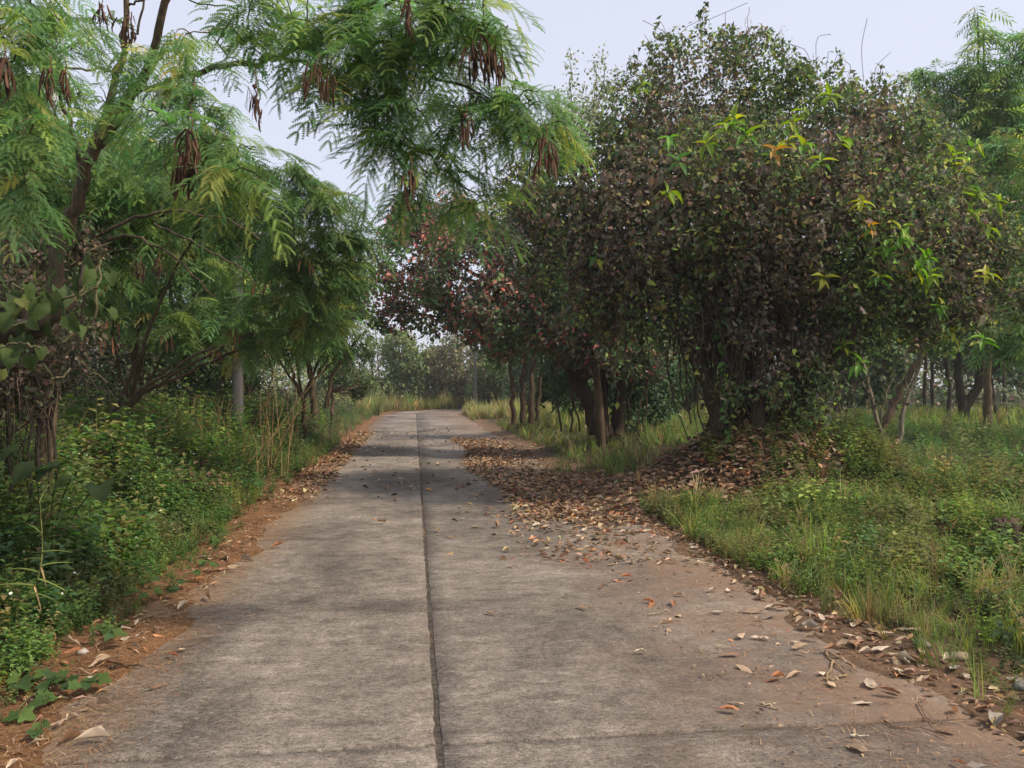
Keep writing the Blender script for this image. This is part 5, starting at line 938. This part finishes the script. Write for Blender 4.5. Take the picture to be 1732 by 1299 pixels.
# tall yellowish stalk at the weedy edge
x, y = -2.78, 4.9; gs = thing('grass_stalk', 'tall yellow-green grass stalk leaning out of the weeds', 'grass', gp(A([x]), A([y]))[0]); b0 = A(gs.location); d_ = 4.7
q = path([b0, P(28, 1040, d_), P(62, 985, d_), P(72, 930, d_), P(68, 850, d_)], 20); mb = MB(); mb.tube(q, np.linspace(.006, .002, 20), 5, (.22, .24, .09)); mb.build('stem', M_twig, gs)
bm = MB(); bm.scatter(grid_leaf(lambda u: .07 * (1 - u) ** .6 + .004, 6, 0, .25, 0, .4, 5), np.eye(3, 4)[None], A([.17, .21, .06])); bme = bm.mesh('blade', M_weed, True); bd = MB(); bd.scatter(grid_leaf(lambda u: .07 * (1 - u) ** .6 + .004, 6, 0, .5, .2, .4, 6), np.eye(3, 4)[None], A([.42, .30, .15])); bde = bd.mesh('blade', M_dry, True)
for i, (k_, sx, L_, up) in enumerate(((19, .15, .13, 1.), (18, 1, .1, .9), (16, -.6, .12, .5), (14, 1, .16, .2), (13, -1, .16, .15), (12, 1, .18, .35), (11, -1, .2, .3), (10, 1, .2, -.1), (9, -1, .22, .3), (8, 1, .2, .1), (12, .4, .14, -1.2), (9, .5, .15, -1.3))):
    place('blade', bde if up < -1 else bme, frames(q[k_][None], nrm(A([[sx, rng.normal(0, .4), up]])), nrm(A([[0, -.4, 1.]])), A([L_ * 1.0]))[0], gs)
# creeping lobed-leaf plants
lom = []
for c in ((.085, .15, .042), (.115, .18, .048), (.065, .115, .04)):
    t = MB(); t.scatter(lobed, np.eye(3, 4)[None], A(c)); lom.append(t.mesh('leaf', M_leaf, True))
def creeping(label, spots, size):
    x, y = px2g(*spots[0]); root = thing('creeping_plant', label, 'plant', gp(A([x]), A([y]))[0], 'lobed creeping plants at the litter edge'); mb = MB(); pr = A(root.location)
    for px, py in spots:
        x, y = px2g(px, py + 14); e = gp(A([x]), A([y]))[0]; e[2] = max(e[2], 0) + rng.uniform(.04, .10); mb.tube(path([pr + A([0, 0, .01]), (pr + e) / 2 + A([0, 0, .03]), e], 6), .003, 4, (.10, .12, .05)); a = rng.uniform(0, 6.283)
        for k_ in range(2): place('leaf', lom[int(rng.integers(3))], frames((e + rng.normal(0, .02, 3) * A([1, 1, .4]))[None], nrm(A([[math.cos(a + k_ * 2.5), math.sin(a + k_ * 2.5), -.1]])), nrm(A([[rng.normal(0, .3), -.45, 1.]])), A([size * rng.uniform(.75, 1.2)]))[0], root)
    mb.build('stem', M_twig, root)
creeping('compact creeping plant standing alone on the rust litter', [(190, 1085), (175, 1065), (205, 1062), (195, 1090), (185, 1075)], .075)
creeping('sprawling creeping plant reaching the concrete near the lower corner', [(80, 1170), (30, 1170), (55, 1160), (75, 1190), (105, 1175), (115, 1160), (140, 1165), (160, 1155), (30, 1205), (95, 1150)], .085)
creeping('tiny creeping sprout at the concrete edge', [(77, 1232), (72, 1238)], .055)
creeping('creeping plant at the weed edge where long leaves collect', [(290, 1000), (310, 990), (250, 1005), (270, 985), (235, 1010), (350, 960), (330, 975)], .075)
creeping('creeping plant climbing out of the weeds behind the pale stone', [(100, 1045), (70, 1050), (125, 1040), (20, 1055), (10, 1090), (60, 1035)], .085)
creeping('creeping plant at the narrow end of the litter strip', [(375, 915), (358, 910), (350, 945), (365, 940), (220, 960), (240, 950)], .075)
# dry stalks by the pole
ds = thing('dry_reeds', 'clump of straw-coloured dry stalks leaning over beside the utility pole', 'reeds', gp(A([(430 - CX) * 13.5 / F]), A([13.5]))[0]); b0 = A(ds.location)
for i in range(46):
    if i < 20: e = P(rng.uniform(440, 550), rng.uniform(610, 690), 13.5 + rng.normal(0, .3)); o = b0 + A([rng.normal(0, .35), rng.normal(0, .2), 0])
    else: o = b0 + A([rng.normal(0, .45), rng.normal(0, .3), 0]); e = o + A([rng.normal(0, .3), rng.normal(0, .2), rng.uniform(.7, 1.35)])
    mb = MB(); mb.tube(path([o, (o + e) / 2 + A([0, 0, .12]), e], 7, .01), np.linspace(.008, .003, 7), 4, A([.36, .26, .145]) * rng.uniform(.6, 1.2)); mb.build('stalk', M_twig, ds)

# ------------------------------------------------------------------ thin warm haze over the whole place
HZ = 0.0008
if HZ:
    mb = MB(); x0, x1, y0, y1, z0, z1 = -1500., 1500., -1500., 2200., -1.6, 14.5
    mb.add(A([(x, y, z) for z in (z0, z1) for y in (y0, y1) for x in (x0, x1)]), A([(0, 2, 3, 1), (4, 5, 7, 6), (0, 1, 5, 4), (2, 6, 7, 3), (0, 4, 6, 2), (1, 3, 7, 5)]), (1, 1, 1))
    m, t, N, L = newmat('haze'); out = N('ShaderNodeOutputMaterial'); pv = N('ShaderNodeVolumePrincipled'); pv.inputs['Density'].default_value = HZ; pv.inputs['Color'].default_value = (.93, .95, 1, 1); pv.inputs['Anisotropy'].default_value = .2; L(pv.outputs[0], out.inputs['Volume'])
    hz = mb.build('haze', m); tag(hz, 'thin pale haze in the air over the road and field', 'haze', None, 'stuff'); sc.cycles.volume_bounces = 1
